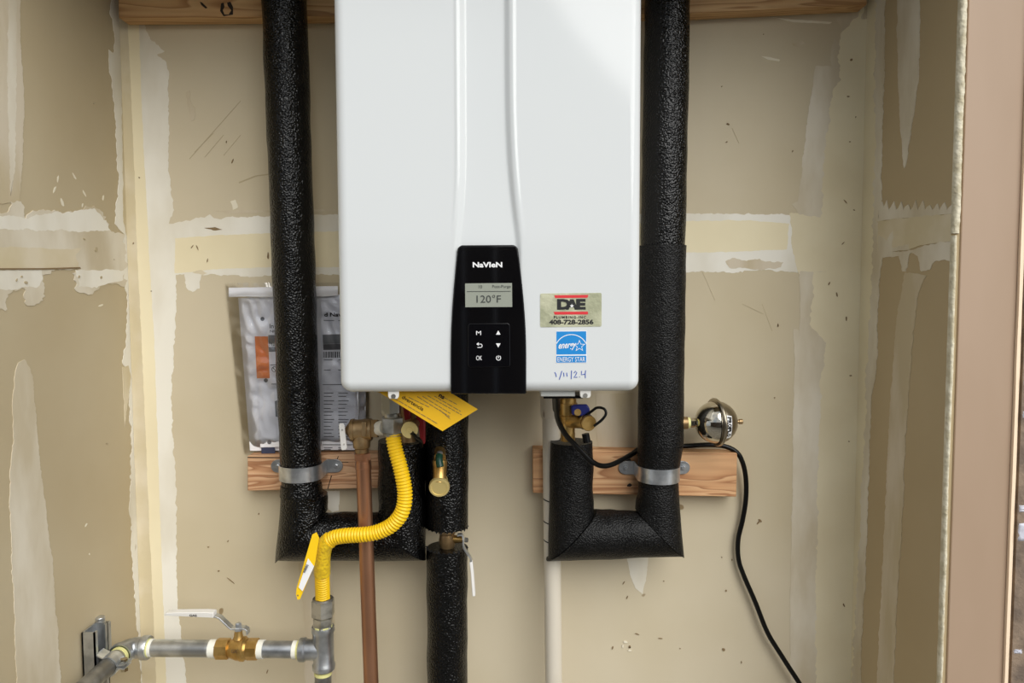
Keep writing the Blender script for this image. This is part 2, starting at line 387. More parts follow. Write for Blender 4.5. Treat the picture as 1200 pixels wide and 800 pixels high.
patch(wb, [(904, 20), (930, 23), (975, 26), (972, 28), (930, 26)], 'scrape', .3, 'scrape_mark')
patch(wb, [(892, 66), (902, 67), (914, 70), (913, 72), (900, 70)], 'scrape', .4, 'scrape_mark')
patch(wb, [(928, 51), (940, 48), (943, 51), (936, 55), (930, 54)], 'mud_smear', 1.0, 'scrape_mark')
patch(wb, [(735, 652), (760, 652), (757, 680), (753, 696), (744, 688), (738, 672)], 'mud', .6)
patch(wb, [(383, 575), (398, 575), (397, 598), (390, 600), (384, 596)], 'mud', 1.0)
patch(wb, [(350, 660), (388, 656), (392, 720), (394, 820), (395, 1100), (360, 1100), (358, 820), (356, 720)], 'mud_smear', .8)
patch(wb, [(218, 108), (222, 106), (224, 120), (229, 128), (228, 140), (224, 142), (220, 124)], 'mud_smear', .8, 'scrape_mark')
patch(wb, [(270, 236), (276, 234), (279, 243), (273, 246), (272, 240)], 'scrape', .6, 'scrape_mark')
patch(wb, [(698, 462), (746, 460), (744, 530), (700, 530)], 'mud_smear', .6)
# gouges, nail dimples and scuffs (joined: dozens of tiny chips)
rnd = random.Random(5)
def chips(wall, lst, m, name='chip_marks', off_=.0016, k_=.8):
    mb = MB()
    for (x, y, a, b, ang) in lst:
        n = 7; pts = []; a *= k_; b *= k_
        for k in range(n):
            t = 2 * PI * k / n; r = rnd.uniform(.6, 1.1)
            dx = math.cos(t) * a * r; dy = math.sin(t) * b * r
            pts.append((x + dx * math.cos(ang) - dy * math.sin(ang), y + dx * math.sin(ang) + dy * math.cos(ang)))
        if wall is wb: q = [U(px, py, YW - .0016) for px, py in pts]; off = (0, .0015, 0)
        elif wall is wl: q = [UX(px, py, XL + off_) for px, py in pts]; off = (.0001 - off_, 0, 0)
        else: q = [UX(px, py, XR - .0016) for px, py in pts]; off = (.0015, 0, 0)
        mb.prism(q, off)
    return mb.build(name, m, wall, kind='stuff')
chips(wb, [(243, 305, .8, 3, .2), (314, 299, 1.5, 6, 0), (272, 189, 1, 4, .4), (265, 166, .8, 2, 0), (225, 289, .7, 3, .6), (231, 290, .7, 4, -.4), (163, 208, 1.4, 1.4, 0),
           (177, 341, 1, 1, 0), (156, 285, 1, 1.6, .4), (853, 145, 3, 1.3, .5), (852, 166, 1.3, 1, 0), (929, 177, .8, 2, .3), (998, 70, 2.4, 2, .3), (994, 113, 2.8, 1.2, .2),
           (1003, 137, 1, 1.4, 0), (996, 166, 1.4, 1.2, 0), (991, 236, .8, 4, -.7), (1001, 246, 2, .8, .6), (988, 285, 3, .8, -.8), (972, 332, 1.2, 3, .4), (981, 345, 1.4, 3.6, -.3),
           (992, 373, 1.2, 4, 0), (912, 381, .9, 3, 0), (908, 466, 1, 1, 0), (891, 610, 3.6, 1.6, .8), (889, 612, 1, 3.6, .7), (997, 440, 2, 1.2, 0), (735, 700, 0.7, 3, .4),
           (738, 758, 2.3, 2.3, 0), (774, 748, 5, .8, .05), (747, 743, 4.5, .8, .3), (797, 760, 1, 1, 0), (718, 759, 1.2, 3, .2), (848, 761, 2, 3, -.5), (851, 692, 1.2, 1.6, 0),
           (858, 656, 1, 1.6, 0), (778, 681, .8, 1.2, 0), (731, 683, .6, 3.6, .6), (869, 776, .8, 2, 0), (989, 709, 1.4, 3, -.4), (846, 653, .8, 1, 0), (303, 602, 1.2, 1.2, 0),
           (256, 669, 1.6, 1.2, .2), (244, 641, 1.6, .8, .1), (267, 634, .8, 1.8, .6), (270, 680, 7, .5, .7), (313, 787, 1, 3, .3), (846, 101, 1, 1, 0), (895, 40, .8, .8, 0), (995, 517, 1, 1, 0)],
      'gouge')
chips(wb, [(738, 758, 1.7, 1.7, 0), (853, 145, 1.2, .8, .4), (163, 208, .8, .8, 0), (912, 381, .6, 2, 0), (989, 709, .7, 1.8, -.4)], 'hole')
chips(wb, [(733, 752, 4, 2, .3), (738, 762, 3.6, 1.4, .1), (730, 757, 1.4, 3, 0)], 'scrape')
sm = MB()
for (x0, y0, x1, y1, w) in [(222, 186, 282, 118, .8), (240, 184, 262, 158, .6), (262, 182, 282, 158, .6), (228, 178, 250, 156, .5), (280, 214, 300, 206, 1.6), (300, 206, 316, 204, 1.4),
                            (870, 356, 895, 368, .4), (893, 356, 905, 388, .4), (858, 150, 866, 168, .5), (823, 318, 838, 352, .3)]:
    dx, dy = x1 - x0, y1 - y0; L = math.hypot(dx, dy); nx, ny = -dy / L * w / 2, dx / L * w / 2
    q = [U(x0 + nx, y0 + ny, YW - .0004), U(x1 + nx, y1 + ny, YW - .0004), U(x1 - nx, y1 - ny, YW - .0004), U(x0 - nx, y0 - ny, YW - .0004)]
    sm.prism(q, (0, .0003, 0))
M['scuff'] = mat('faint_scuff', srgb(182, 167, 136), .9)
sm.build('scuff_marks', 'scuff', wb, kind='stuff')
# ---- left wall
patch(wl, [(-60, -100), (22, -100), (23, 40), (28, 120), (26, 190), (22, 238), (-60, 240)], 'mud_smear', .8)
patch(wl, [(10, -100), (18, -100), (19, 80), (17, 200), (12, 230), (8, 100)], 'mud_grey', .8)
patch(wl, [(200, -100), (128, -100), (130, 20), (134, 40), (133, 62), (127, 58), (128, 82), (132, 108), (135, 140), (137, 190), (139, 215), (134, 262), (146, 275), (143, 300), (144, 330),
           (149, 345), (147, 400), (143, 425), (152, 435), (151, 470), (154, 505), (152, 560), (153, 620), (157, 690), (163, 760), (166, 820), (175, 1100), (260, 1100)], 'mud', 1.2)
patch(wl, [(-80, 244), (-2, 249), (8, 249), (12, 236), (24, 236), (28, 258), (34, 250), (48, 246), (60, 248), (74, 252), (82, 247), (94, 249), (100, 241), (110, 241), (118, 247), (124, 254), (128, 268),
           (138, 272), (146, 274), (146, 336), (134, 332), (120, 335), (110, 341), (98, 343), (88, 340), (86, 328), (84, 320), (92, 316), (60, 317), (50, 322), (50, 352), (40, 358), (30, 357), (28, 338), (12, 338), (8, 362), (-80, 368)], 'mud_grey', 2.6)
patch(wl, [(-80, 246), (10, 252), (30, 256), (60, 250), (110, 244), (124, 258), (130, 271), (60, 270), (-80, 268)], 'mud', 1.6)
patch(wl, [(-80, 288), (40, 290), (70, 292), (95, 291), (88, 300), (92, 313), (40, 314), (-80, 315)], 'tape_tan', 1.0, 'joint_tape')
patch(wl, [(-80, 317), (48, 316), (50, 325), (44, 336), (10, 339), (-80, 341)], 'mud', 1.2)
patch(wl, [(88, 316), (146, 316), (144, 328), (110, 336), (92, 336)], 'mud', 1.4)
patch(wl, [(14, 470), (17, 440), (21, 425), (28, 421), (34, 430), (38, 444), (42, 490), (46, 540), (54, 600), (60, 650), (64, 700), (68, 750), (71, 820), (80, 1100), (10, 1100), (19, 820), (17, 740), (13, 640), (11, 560), (15, 510)], 'mud_grey', 1.0)
patch(wl, [(150, 28), (200, 28), (250, 600), (250, 1100), (176, 1100), (164, 700), (158, 420), (153, 300), (144, 260), (142, 100)], 'tape_tan', .6, 'joint_tape')
patch(wl, [(143, 430), (150, 428), (153, 440), (152, 452), (146, 500), (144, 450)], 'tape_tan', .5, 'joint_tape')
chips(wl, [(68, 210, 1.2, 5, .2), (87, 206, 1.2, 5, -.5), (64, 222, 1.5, 5, .3), (73, 237, 1.6, 6, -.3), (99, 227, 1.2, 6, -.5), (121, 232, 1.2, 4, .2), (118, 358, 4, 1.4, -.3), (101, 615, 1.2, 3.6, .5),
           (105, 649, .8, 1.4, 0), (12, 97, 2.5, 5, .1), (37, 535, 2.5, 5, .2), (46, 598, 2, 5, .1), (75, 298, 1, 8, .3), (22, 312, 1.4, 9, .1), (97, 240, 1, 3, .2)], 'scrape', off_=.0004, k_=1)
chips(wl, [(31, 331, 4, 3, .2), (20, 328, 1.5, 3, .5), (26, 324, 2, 1.5, 0), (119, 325, 2, 2.4, 0), (93, 324, 1.6, 3, 0), (126, 519, 2, 1.4, .2), (111, 121, 2, 1.6, 0), (99, 280, 3, 1.2, .7), (113, 292, 2.5, 4, 0), (134, 304, .8, .8, 0)], 'scuff')
mb = MB(); q = [UX(a, b, XL + .0018) for a, b in [(-80, 314.4), (50, 314.0), (94, 312.8), (95, 314.5), (50, 315.8), (-80, 316.0)]]
mb.prism([Vector((v.x, max(v.y, .862), v.z)) for v in q], (-.0017, 0, 0)).build('tape_edge_gap', 'gouge', wl)
# ---- right wall
patch(wr, [(960, -100), (1039, -100), (1037, 20), (1037, 80), (1034, 160), (1033, 236), (1030, 250), (1034, 300), (1031, 330), (1028, 385), (1029, 410), (1026, 440), (1021, 470), (1019, 540), (1017, 600), (1014, 680), (1010, 760), (1008, 820), (1004, 1100), (950, 1100)], 'mud_grey', .8)
patch(wr, [(970, -100), (1026, -100), (1026, 160), (1022, 330), (1018, 400), (1012, 540), (1004, 700), (998, 820), (990, 1100), (950, 1100)], 'cream', 1.8)
patch(wr, [(1051, -100), (1052, 50), (1053, 100), (1055, 140), (1058, 180), (1060, 197), (1064, 182), (1068, 155), (1073, 120), (1077, 92), (1078, 40), (1079, -100)], 'mud_grey', .7)
patch(wr, [(1061, 319), (1086, 323), (1080, 334), (1075, 352), (1070, 390), (1068, 430), (1064, 480), (1061, 520), (1058, 600), (1052, 700), (1046, 820), (1036, 1100), (1014, 1100), (1027, 820), (1032, 720), (1037, 620), (1040, 540), (1044, 470), (1048, 410), (1053, 360)], 'mud_smear', .8)
zig = [(1030, 237), (1034, 236)]
x = 1036
while x < 1112:
    zig += [(x, 242 - (x - 1036) * .02 + rnd.uniform(0, 3)), (x + 3.5, 236 + rnd.uniform(-2, 5)), (x + 6, 246)]
    x += 8.5
patch(wr, zig + [(1118, 238), (1118, 250), (1080, 254), (1050, 256), (1030, 259)], 'mud_grey', .3)
patch(wr, [(1028, 259), (1118, 250), (1118, 282), (1082, 287), (1066, 293), (1050, 294), (1030, 296)], 'tape_tan', .8, 'joint_tape')
patch(wr, [(1028, 296), (1066, 293), (1084, 287), (1118, 282), (1118, 306), (1108, 304), (1096, 306), (1090, 316), (1080, 318), (1076, 300), (1068, 296), (1064, 308), (1062, 318), (1058, 318), (1054, 300), (1036, 302)], 'mud_grey', 1.2)
patch(wr, [(1030, 275), (1040, 282), (1047, 270), (1046, 290), (1066, 286), (1066, 293), (1030, 296)], 'mud_grey', .8)

# ---- right-hand edge: broken drywall edge, painted post, rough wall beyond
def rough_edge(x0, x1, yb, z0, z1, name, wdt):
    mb = MB(); n = int((z1 - z0) / .006); m = 5; vs = []; fs = []
    for i in range(n + 1):
        z = z0 + (z1 - z0) * i / n
        wob = noise.noise(Vector((z * 14, 1, x0))) * .0016 + noise.noise(Vector((z * 90, 4, x0))) * .0010
        for k in range(m + 1):
            t = k / m
            vs.append(Vector((x0 - .0006 + (x1 - x0 + wob) * t + (wob if k == 0 else 0), yb - .0045 * math.sin(PI * t) ** .5 - abs(noise.noise(Vector((z * 120, t * 3, 9)))) * .003 * wdt, z)))
        vs.append(Vector((x1, yb + .004, z))); vs.append(Vector((x0 - .0006, yb + .004, z)))
    w = m + 3
    for i in range(n):
        for k in range(w):
            fs.append((i * w + k, i * w + (k + 1) % w, (i + 1) * w + (k + 1) % w, (i + 1) * w + k))
    fs.append(tuple(range(w))); fs.append(tuple(n * w + k for k in range(w)))
    mb.add(vs, fs); return mb.build(name, 'gypsum', wr, ang=80)
zj = UX(1118, 274, XR).z
rough_edge(XR, XR + .0112, 1.117, zj + .001, ZC, 'drywall_edge', 1.0)
rough_edge(XR, XR + .0068, 1.117, 0, zj - .002, 'drywall_edge', .5)
PX0 = XR + .0128
post = struct(MB().box((PX0, 1.116, 0), (PX0 + .0865, 1.180, ZC + .3)), 'trim_1', 'post', 'pinkish beige painted wooden door post on the right', bevel=.0015)
mb = MB()
n = 60; vs = []; fs = []
for i in range(n + 1):
    z = (ZC + .3) * i / n
    for k in range(6):
        a = PI / 2 * k / 5
        vs.append(Vector((PX0 + .0867 + .010 * math.sin(a) + noise.noise(Vector((z * 12, 5, k))) * .0005, 1.111 + .010 * (1 - math.cos(a)), z)))
    vs.append(Vector((PX0 + .0967, 1.17, z))); vs.append(Vector((PX0 + .0867, 1.17, z)))
for i in range(n):
    for k in range(8): fs.append((i * 8 + k, i * 8 + (k + 1) % 8, (i + 1) * 8 + (k + 1) % 8, (i + 1) * 8 + k))
fs.append(tuple(range(8))); fs.append(tuple(n * 8 + k for k in range(8)))
struct(mb.add(vs, fs), 'trim_2', 'post_edge_lit', 'rounded outer edge of the door post, caught light painted in as cream')
struct(MB().box((PX0 + .0970, 1.15, 0), (PX0 + .1060, 1.17, ZC + .3)), 'trim_3', 'dark_gap', 'dark strip standing in for the shaded gap beside the door post')  # solid strip; the gap's shade is its dark colour
ow = struct(MB().box((PX0 + .1062, 1.125, 0), (PX0 + .9, 1.17, ZC + .3)), 'wall_outer', 'stucco', 'rough brown wall beyond the door post')
for k, (py, L) in enumerate([(396, 9), (448, 10), (488, 8), (600, 8), (628, 22), (770, 5)]):
    z = U(1198, py, 1.09).z; x = PX0 + .0975
    mb = MB(); vs = []; fs = []; h = S(L, 1.09)
    for i in range(7):
        for j in range(4):
            vs.append(Vector((x + .004 * j + noise.noise(Vector((i, j, k * 3))) * .003, 1.109 - noise.noise(Vector((i * .8, j, k))) * .004, z - h / 2 + h * i / 6 + noise.noise(Vector((i * 3, j * 2, k * 5))) * .002)))
    for i in range(6):
        for j in range(3): fs.append((i * 4 + j, i * 4 + j + 1, i * 4 + j + 5, i * 4 + j + 4))
    o = mb.add(vs, fs).build('torn_film', 'film', ow, label='torn whitish plastic film' if k == 4 else None, ang=10)
    sd = o.modifiers.new('s', 'SOLIDIFY'); sd.thickness = .0005
# fence across the side yard, behind the viewpoint (seen only as a reflection)
fn = thing('board_fence', (0, -2.6, 0), 'dark brown board fence standing across the yard, opposite the closet', 'fence', None)
base = None
for k in range(34):
    x = -3.3 + k * .2
    if base is None:
        base = MB().box((x, -2.6, 0), (x + .19, -2.578, 1.9)).build('fence_board', 'fence', fn); o = base
    else:
        o = base.copy(); COL.objects.link(o); o.parent = fn; o.location.x = k * .2
MB().box((-3.35, -2.575, .4), (3.5, -2.54, .49)).build('fence_rail', 'fence', fn)
MB().box((-3.35, -2.575, 1.5), (3.5, -2.54, 1.59)).build('fence_rail', 'fence', fn)

# ------------------------------------------------------------------ wooden backing boards
def board(name, c, yf, m, label, marks=()):
    q = quadpx(c, yf); mb = MB().prism(q, (0, YW - yf - .0017, 0))
    o = mb.build(name, m, None, bevel=.0015); tag(o, label, 'board', 'pine boards on the back wall')
    for kind, pts in marks:
        MB().prism([U(a, b, yf - .0004) for a, b in pts], (0, .0009, 0)).build(kind, 'char', o)
    return o
YB = 1.367
yT = 1.367
board('wooden_board', [(137.5, -38), (1016, -53), (1016, 5.5), (800, 16), (400, 19), (139, 21)], yT, 'wood_top', 'long pine board screwed across the top of the back wall above the heater',
      [('burnt_mark', [(259, 4), (262, 3), (263, 8), (261, 12), (263, 17), (268, 17), (271, 12), (267, 7), (266, 3), (270, 2), (273, 8), (273, 17), (262, 19), (258, 13)]),
       ('burnt_mark', [(234, 2), (237, 3), (243, 9), (241, 10), (236, 6)])])
board('wooden_board', [(290, 534), (478, 531), (478, 571), (290, 575)], YB, 'wood_left', 'short pine board low on the back wall, left, under the bag of manuals',
      [('pen_line', [(290, 535.2), (330, 535.6), (330, 536.6), (290, 536.4)]), ('pen_line', [(396, 528.5 + 6), (397, 534.5), (392.5, 546), (391.5, 546)]),
       ('pen_line', [(381, 540.4), (408, 541), (408, 541.8), (381, 541.2)]), ('pen_line', [(388, 557), (389, 557), (384.5, 573), (383.5, 573)])])
board('wooden_board', [(624.5, 526), (864, 531), (863, 582), (624.5, 577.5)], YB, 'wood_right', 'short pine board low on the back wall, right, behind the white pipe and black cord',
      [('knot', [(733, 538), (738, 536), (740, 540), (736, 543)]), ('knot', [(735, 568), (738, 566), (741, 568), (739, 570), (735, 570)])])

# ------------------------------------------------------------------ the water heater
YF = 1.06
pbl = U(397.8, 461, YF); pbr = U(751, 459, YF)
hx0 = U(388.0, 2, YF).x - 0.0; hx1 = U(753.6, 2, YF).x
hx0 = (hx0 + U(397.2, 430, YF).x) / 2; hx1 = (hx1 + U(750.6, 430, YF).x) / 2
hz0 = (pbl.z + pbr.z) / 2; hz1 = hz0 + .695; hcx = U(572, 300, YF).x
heater = thing('water_heater', ((hx0 + hx1) / 2, 1.22, hz0), 'large glossy white wall-hung tankless water heater with a black control panel', 'water heater')
def sd_rect(x, z, r):
    cx, cz = (hx0 + hx1) / 2, (hz0 + hz1) / 2
    qx = abs(x - cx) - (hx1 - hx0) / 2 + r; qz = abs(z - cz) - (hz1 - hz0) / 2 + r
    return -(math.hypot(max(qx, 0), max(qz, 0)) + min(max(qx, qz), 0) - r)
def sst(a, b, t):
    t = max(0, min(1, (t - a) / (b - a))); return t * t * (3 - 2 * t)
zp_top = U(572, 287, YF).z
def front_y(x, z):
    d = sd_rect(x, z, .017); r = .0165
    y = YF
    if d < r: y += r - math.sqrt(max(0, r * r - (r - max(d, 0)) ** 2))
    # recessed channel that runs down to the control panel and flares there
    up = max(0, z - zp_top)
    fl = math.exp(-(up / .075) ** 1.3)
    xo = abs(x - hcx + .0032 * sst(0, .22, up))
    hw_o = .0365 + .012 * fl; hw_i = .0265 + .012 * fl
    dep = .0075 * (1 - .35 * fl)
    y += dep * sst(hw_o, hw_i, xo)
    # a fine raised bead on each shoulder of the channel
    y -= .0012 * math.exp(-((xo - hw_o - .003) / .0022) ** 2) * (1 - fl)
    return y
xs = []; 
def lin(a, b, n): return [a + (b - a) * i / n for i in range(n + 1)]
xs = sorted(set([round(v, 6) for v in lin(hx0, hx0 + .024, 16) + lin(hx0 + .024, hcx - .06, 24) + lin(hcx - .06, hcx + .06, 84) + lin(hcx + .06, hx1 - .024, 24) + lin(hx1 - .024, hx1, 16)]))
zs = sorted(set([round(v, 6) for v in lin(hz0, hz0 + .026, 18) + lin(hz0 + .026, hz1 - .026, 110) + lin(hz1 - .026, hz1, 18)]))
# map the square grid into the rounded outline
def rounded(x, z, R=.017):
    cx0, cx1, cz0, cz1 = hx0 + R, hx1 - R, hz0 + R, hz1 - R
    dx = x - cx0 if x < cx0 else (x - cx1 if x > cx1 else 0); dz = z - cz0 if z < cz0 else (z - cz1 if z > cz1 else 0)
    if dx and dz:
        m_ = max(abs(dx), abs(dz)); L = math.hypot(dx, dz); k = m_ / L
        dx2, dz2 = dx * k, dz * k
        x += dx2 - dx; z += dz2 - dz
    return x, z
vs = []; fs = []; nx = len(xs)
for z in zs:
    for x in xs:
        a, b = rounded(x, z); vs.append(Vector((a, front_y(a, b), b)))
for i in range(len(zs) - 1):
    for j in range(nx - 1): fs.append((i * nx + j, i * nx + j + 1, (i + 1) * nx + j + 1, (i + 1) * nx + j))
ringi = [j for j in range(nx)] + [i * nx + nx - 1 for i in range(1, len(zs))] + [(len(zs) - 1) * nx + j for j in range(nx - 2, -1, -1)] + [i * nx for i in range(len(zs) - 2, 0, -1)]
k0 = len(vs)
for i in ringi: vs.append(Vector((vs[i].x, 1.16, vs[i].z)))
R_ = len(ringi)
for i in range(R_): fs.append((ringi[i], k0 + i, k0 + (i + 1) % R_, ringi[(i + 1) % R_]))
MB().add(vs, fs).build('front_cover', 'enamel', heater, ang=50)
MB().box((hx0 + .004, 1.158, hz0 + .002), (hx1 - .004, 1.385, hz1 - .002)).build('rear_casing', 'white_pl', heater, bevel=.004)
# control panel
YP = YF - .0035
def bow(y): return (y - 287) / 174
lp = []; rp = []
for i in range(15):
    y = 291 + (461.5 - 291) * i / 14; t = bow(y)
    wv = math.sin(min(1, t / .75) * PI / 2)
    lp.append((536.5 - 8.5 * wv, y)); rp.append((606.5 + 10.3 * wv, y))
outline = [(541, 287.2), (538.5, 288.5)] + lp + rp[::-1] + [(604.5, 288.3), (602, 286.8)]
pn = MB().prism(quadpx(outline, YP), (0, .02, 0)).build('control_panel', 'gloss_blk', heater, bevel=.0016, ang=40)
MB().prism(quadpx([(539, 289), (604, 288.6), (606.2, 292.5), (537.3, 293)], YP - .0006), (0, .002, 0)).build('panel_ridge', 'gloss_blk', pn, bevel=.0004)
MB().prism(quadpx([(545, 332), (600, 331.5), (600.3, 359.5), (545.3, 359.8)], YP - .0003), (0, .001, 0)).build('display', 'lcd', pn)
rc = []
for (cx, cy, a0) in [(551.5, 382, 180), (594.5, 381.5, 270), (595, 427, 0), (551.5, 427.5, 90)]:
    for k in range(5):
        a = math.radians(a0 + k * 22.5); rc.append((cx + 3 * math.cos(a), cy + 3 * math.sin(a)))
MB().prism(quadpx(rc, YP - .0012), (0, .002, 0)).build('button_pad', 'key_blk', pn, bevel=.0007)
EX = Vector((1, 0, 0)); EZ = Vector((0, 0, 1))
def tx(s, px, py, w, h, m, parent, name='lettering', Y=None, **k):
    Y = Y or YP - .0006
    return text(s, name, m, parent, U(px, py, Y), EX, EZ, S(w, Y), S(h, Y), **k)
tx('NaVIeN', 554, 313.3, 34.5, 6.2, 'print_w', pn, bold=.035)
tx('120°F', 558.5, 354.6, 28.5, 9.0, 'lcd_ink', pn)
tx('Post-Purge', 577, 338.2, 21.5, 4.2, 'lcd_ink', pn)
tx('10', 561, 337.6, 4, 3.6, 'lcd_ink', pn)
MB().prism(quadpx([(547, 341.2), (598.5, 340.9), (598.5, 341.5), (547, 341.8)], YP - .0007), (0, .0003, 0)).build('display_line', 'lcd_ink', pn)
YK = YP - .0016
tx('M', 558, 392.4, 5.8, 4.8, 'print_w', pn, Y=YK)
tx('OK', 558, 422, 7, 5.4, 'print_w', pn, Y=YK)
def sym(polys, name='symbol', m='print_w', parent=None, Y=YK):
    mb = MB()
    for p in polys: mb.prism(quadpx(p, Y), (0, .0003, 0))
    return mb.build(name, m, parent or pn)
sym([[(581.2, 392), (586.6, 392), (583.9, 387)]]); sym([[(581.2, 402.2), (586.6, 402.2), (583.9, 407)]])
def arcpoly(cx, cy, r, a0, a1, w, n=14):
    o = []; i_ = []
    for k in range(n + 1):
        a = math.radians(a0 + (a1 - a0) * k / n)
        o.append((cx + (r + w / 2) * math.cos(a), cy + (r + w / 2) * math.sin(a))); i_.append((cx + (r - w / 2) * math.cos(a), cy + (r - w / 2) * math.sin(a)))
    return [[o[k], o[k + 1], i_[k + 1], i_[k]] for k in range(n)]
sym([[(558.2, 403), (561, 401), (561, 405)], [(560, 402.6), (563, 402.6), (563, 403.4), (560, 403.4)], [(559.5, 406.6), (563, 406.6), (563, 407.4), (559.5, 407.4)]] + arcpoly(563, 405, 2, -90, 90, .8, 8))
sym(arcpoly(584.2, 419.3, 2.6, -60, 240, .8) + [[(583.8, 416.4), (584.6, 416.4), (584.6, 419.6), (583.8, 419.6)]])
# stickers on the front cover
YS = YF - .0002
def rrect(x0, y0, x1, y1, r, sl=0):
    p = []
    for (cx, cy, a0) in [(x0 + r, y0 + r, 180), (x1 - r, y0 + r, 270), (x1 - r, y1 - r, 0), (x0 + r, y1 - r, 90)]:
        for k in range(4):
            a = math.radians(a0 + 30 * k); p.append((cx + r * math.cos(a), cy + r * math.sin(a) + sl * (cx - x0)))
    return p
s1 = MB().prism(quadpx(rrect(633, 343.8, 705, 383.3, 1.8, -.012), YS - .0003), (0, .0005, 0)).build('sticker', 'gold_foil', heater, label='small brushed gold sticker with red bars and a phone number')
Y1 = YS - .0005
sym([[(649.5, 345.8), (689.5, 345.4), (688.5, 348.8), (650.5, 349.2)], [(648.8, 365.2), (689, 364.9), (689, 368.3), (650, 368.6)]], 'red_bar', 'red_print', s1, Y1)
tx('D E', 652.8, 362.8, 33.5, 12.6, 'print_b', s1, Y=Y1, bold=.06)
sym([[(663, 362.8), (668.2, 350.5), (672.3, 350.5), (677.3, 362.8), (673.6, 362.8), (672.6, 360), (667.4, 360), (666.5, 362.8)]], 'lettering', 'print_b', s1, Y1 - .0002)
st5 = []
for k in range(10):
    a = -PI / 2 + k * PI / 5; r = 2.6 if k % 2 == 0 else 1.1; st5.append((670.2 + r * math.cos(a), 358.4 + r * math.sin(a)))
sym([st5], 'star', 'print_w', s1, Y1 - .0004)
tx('PLUMBING-INC.', 649, 373.3, 39.5, 3.2, 'print_b', s1, Y=Y1, spacing=1.3, bold=.03)
tx('408-728-2856', 643.5, 380.2, 52, 5.9, 'print_b', s1, Y=Y1, bold=.04)
s2 = MB().prism(quadpx([(652, 388.3), (687, 388), (687, 415), (652, 415.3)], YS - .0003), (0, .0005, 0)).build('sticker', 'blue_st', heater, label='square blue efficiency sticker with a white star')
MB().prism(quadpx([(652, 416.8), (687, 416.5), (687, 424.5), (652, 424.8)], YS - .0003), (0, .0005, 0)).build('sticker_band', 'blue_st', s2)
MB().prism(quadpx([(651.4, 387.8), (687.6, 387.5), (687.6, 425), (651.4, 425.4)], YS - .00015), (0, .0003, 0)).build('sticker_border', 'print_w', s2)
sym(arcpoly(669.5, 411.5, 19.6, -153, -27, .9, 20), 'arc', 'print_w', s2, Y1)
so_ = []; si_ = []
for k in range(10):
    a = -PI / 2 + k * PI / 5; r = 7.2 if k % 2 == 0 else 3.1; so_.append((679 + r * math.cos(a), 405.3 + r * math.sin(a))); r *= .78; si_.append((679 + r * math.cos(a), 405.3 + r * math.sin(a)))
sym([[so_[k], so_[(k + 1) % 10], si_[(k + 1) % 10], si_[k]] for k in range(10)], 'star', 'print_w', s2, Y1)
text('energy', 'lettering', 'print_w', s2, U(654.5, 411, Y1), Vector((1, 0, .06)), EZ, S(21, Y1), S(8, Y1), shear=.4, bold=.02)
tx('ENERGY STAR', 653.3, 423.6, 32.5, 5.4, 'print_w', s2, Y=Y1)
# handwritten date
hw = MB()
def stroke(pts, w=.55):
    hw.tube([U(a, b, YF - .0001) for a, b in pts], S(w, YF), 6)
stroke([(650, 436), (651.3, 438), (652, 441.5)]); stroke([(655.5, 444.5), (658.5, 434.5)]); stroke([(660.5, 436.5), (661, 441)]); stroke([(664, 436.5), (664.6, 441)])
stroke([(669.8, 434), (669.4, 444)]); stroke([(672.5, 437), (674.5, 434.7), (676, 436.5), (674.5, 439.5), (672.3, 442), (676.5, 441.8)]); stroke([(679, 441.6), (679.4, 441.2)]); stroke([(681.5, 434.5), (681.3, 439), (685.5, 438.2)])
stroke([(686.3, 433.8), (685.8, 438), (686, 443)])
hw.build('handwriting', 'pen', heater, label='date written in blue pen')
# underside tabs, plate
for (x, y) in [(461, 464.3), (686, 463.3)]:
    t_ = MB().prism(quadpx([(x - 6.5, y - 7), (x + 6.5, y - 7), (x + 6.3, y + .5), (x + 4.5, y + 3), (x - 4.5, y + 3), (x - 6.3, y + .5)], YF + .012), (0, .004, 0)).build('fixing_tab', 'white_pl', heater, bevel=.001)
    MB().lathe(U(x, y, YF + .0105), (0, 1, 0), [(0, .0008), (0, .0034), (.0025, .0034)], 12).build('screw', 'iron_dk', t_)
MB().box((U(633.5, 460, YF + .02).x, YF + .02, hz0 - .0085), (U(674, 460, YF + .02).x, 1.15, hz0 + .004)).build('junction_plate', 'grey_pl', heater, bevel=.001)
MB().box((U(637, 460, YF + .03).x, YF + .03, hz0 - .013), (U(683, 460, YF + .03).x, 1.14, hz0 - .0087)).build('rubber_gasket', 'rubber', heater)

# ------------------------------------------------------------------ pipe insulation
def sleeve(mb, p0, p1, r0, r1, n0=None, n1=None, seed=0, seg=32, amp=.0008, ends=True):
    p0 = Vector(p0); p1 = Vector(p1); d = (p1 - p0).normalized(); L = (p1 - p0).length
    ref = Vector((0, -1, 0)); u = (ref - d * ref.dot(d)).normalized(); w = d.cross(u)
    n0 = Vector(n0) if n0 is not None else d; n1 = Vector(n1) if n1 is not None else d
    m = max(3, int(L / .012)); vs = []; fs = []
    for i in range(m + 1):
        t = i / m; r = r0 + (r1 - r0) * t
        for k in range(seg):
            a = 2 * PI * k / seg
            rr = r + amp * 2 * noise.noise(Vector((t * L * 22 + seed, math.cos(a) * 1.2, math.sin(a) * 1.2 + seed)))
            q = (u * math.cos(a) + w * math.sin(a)) * rr
            s0 = -q.dot(n0) / d.dot(n0); s1 = L - q.dot(n1) / d.dot(n1)
            vs.append(p0 + q + d * (s0 + (s1 - s0) * t))
    for i in range(m):
        for k in range(seg): fs.append((i * seg + k, i * seg + (k + 1) % seg, (i + 1) * seg + (k + 1) % seg, (i + 1) * seg + k))
    fs.append(tuple(range(seg - 1, -1, -1))); fs.append(tuple(m * seg + k for k in range(seg)))
    mb.add(vs, fs); return mb
YI = 1.3255
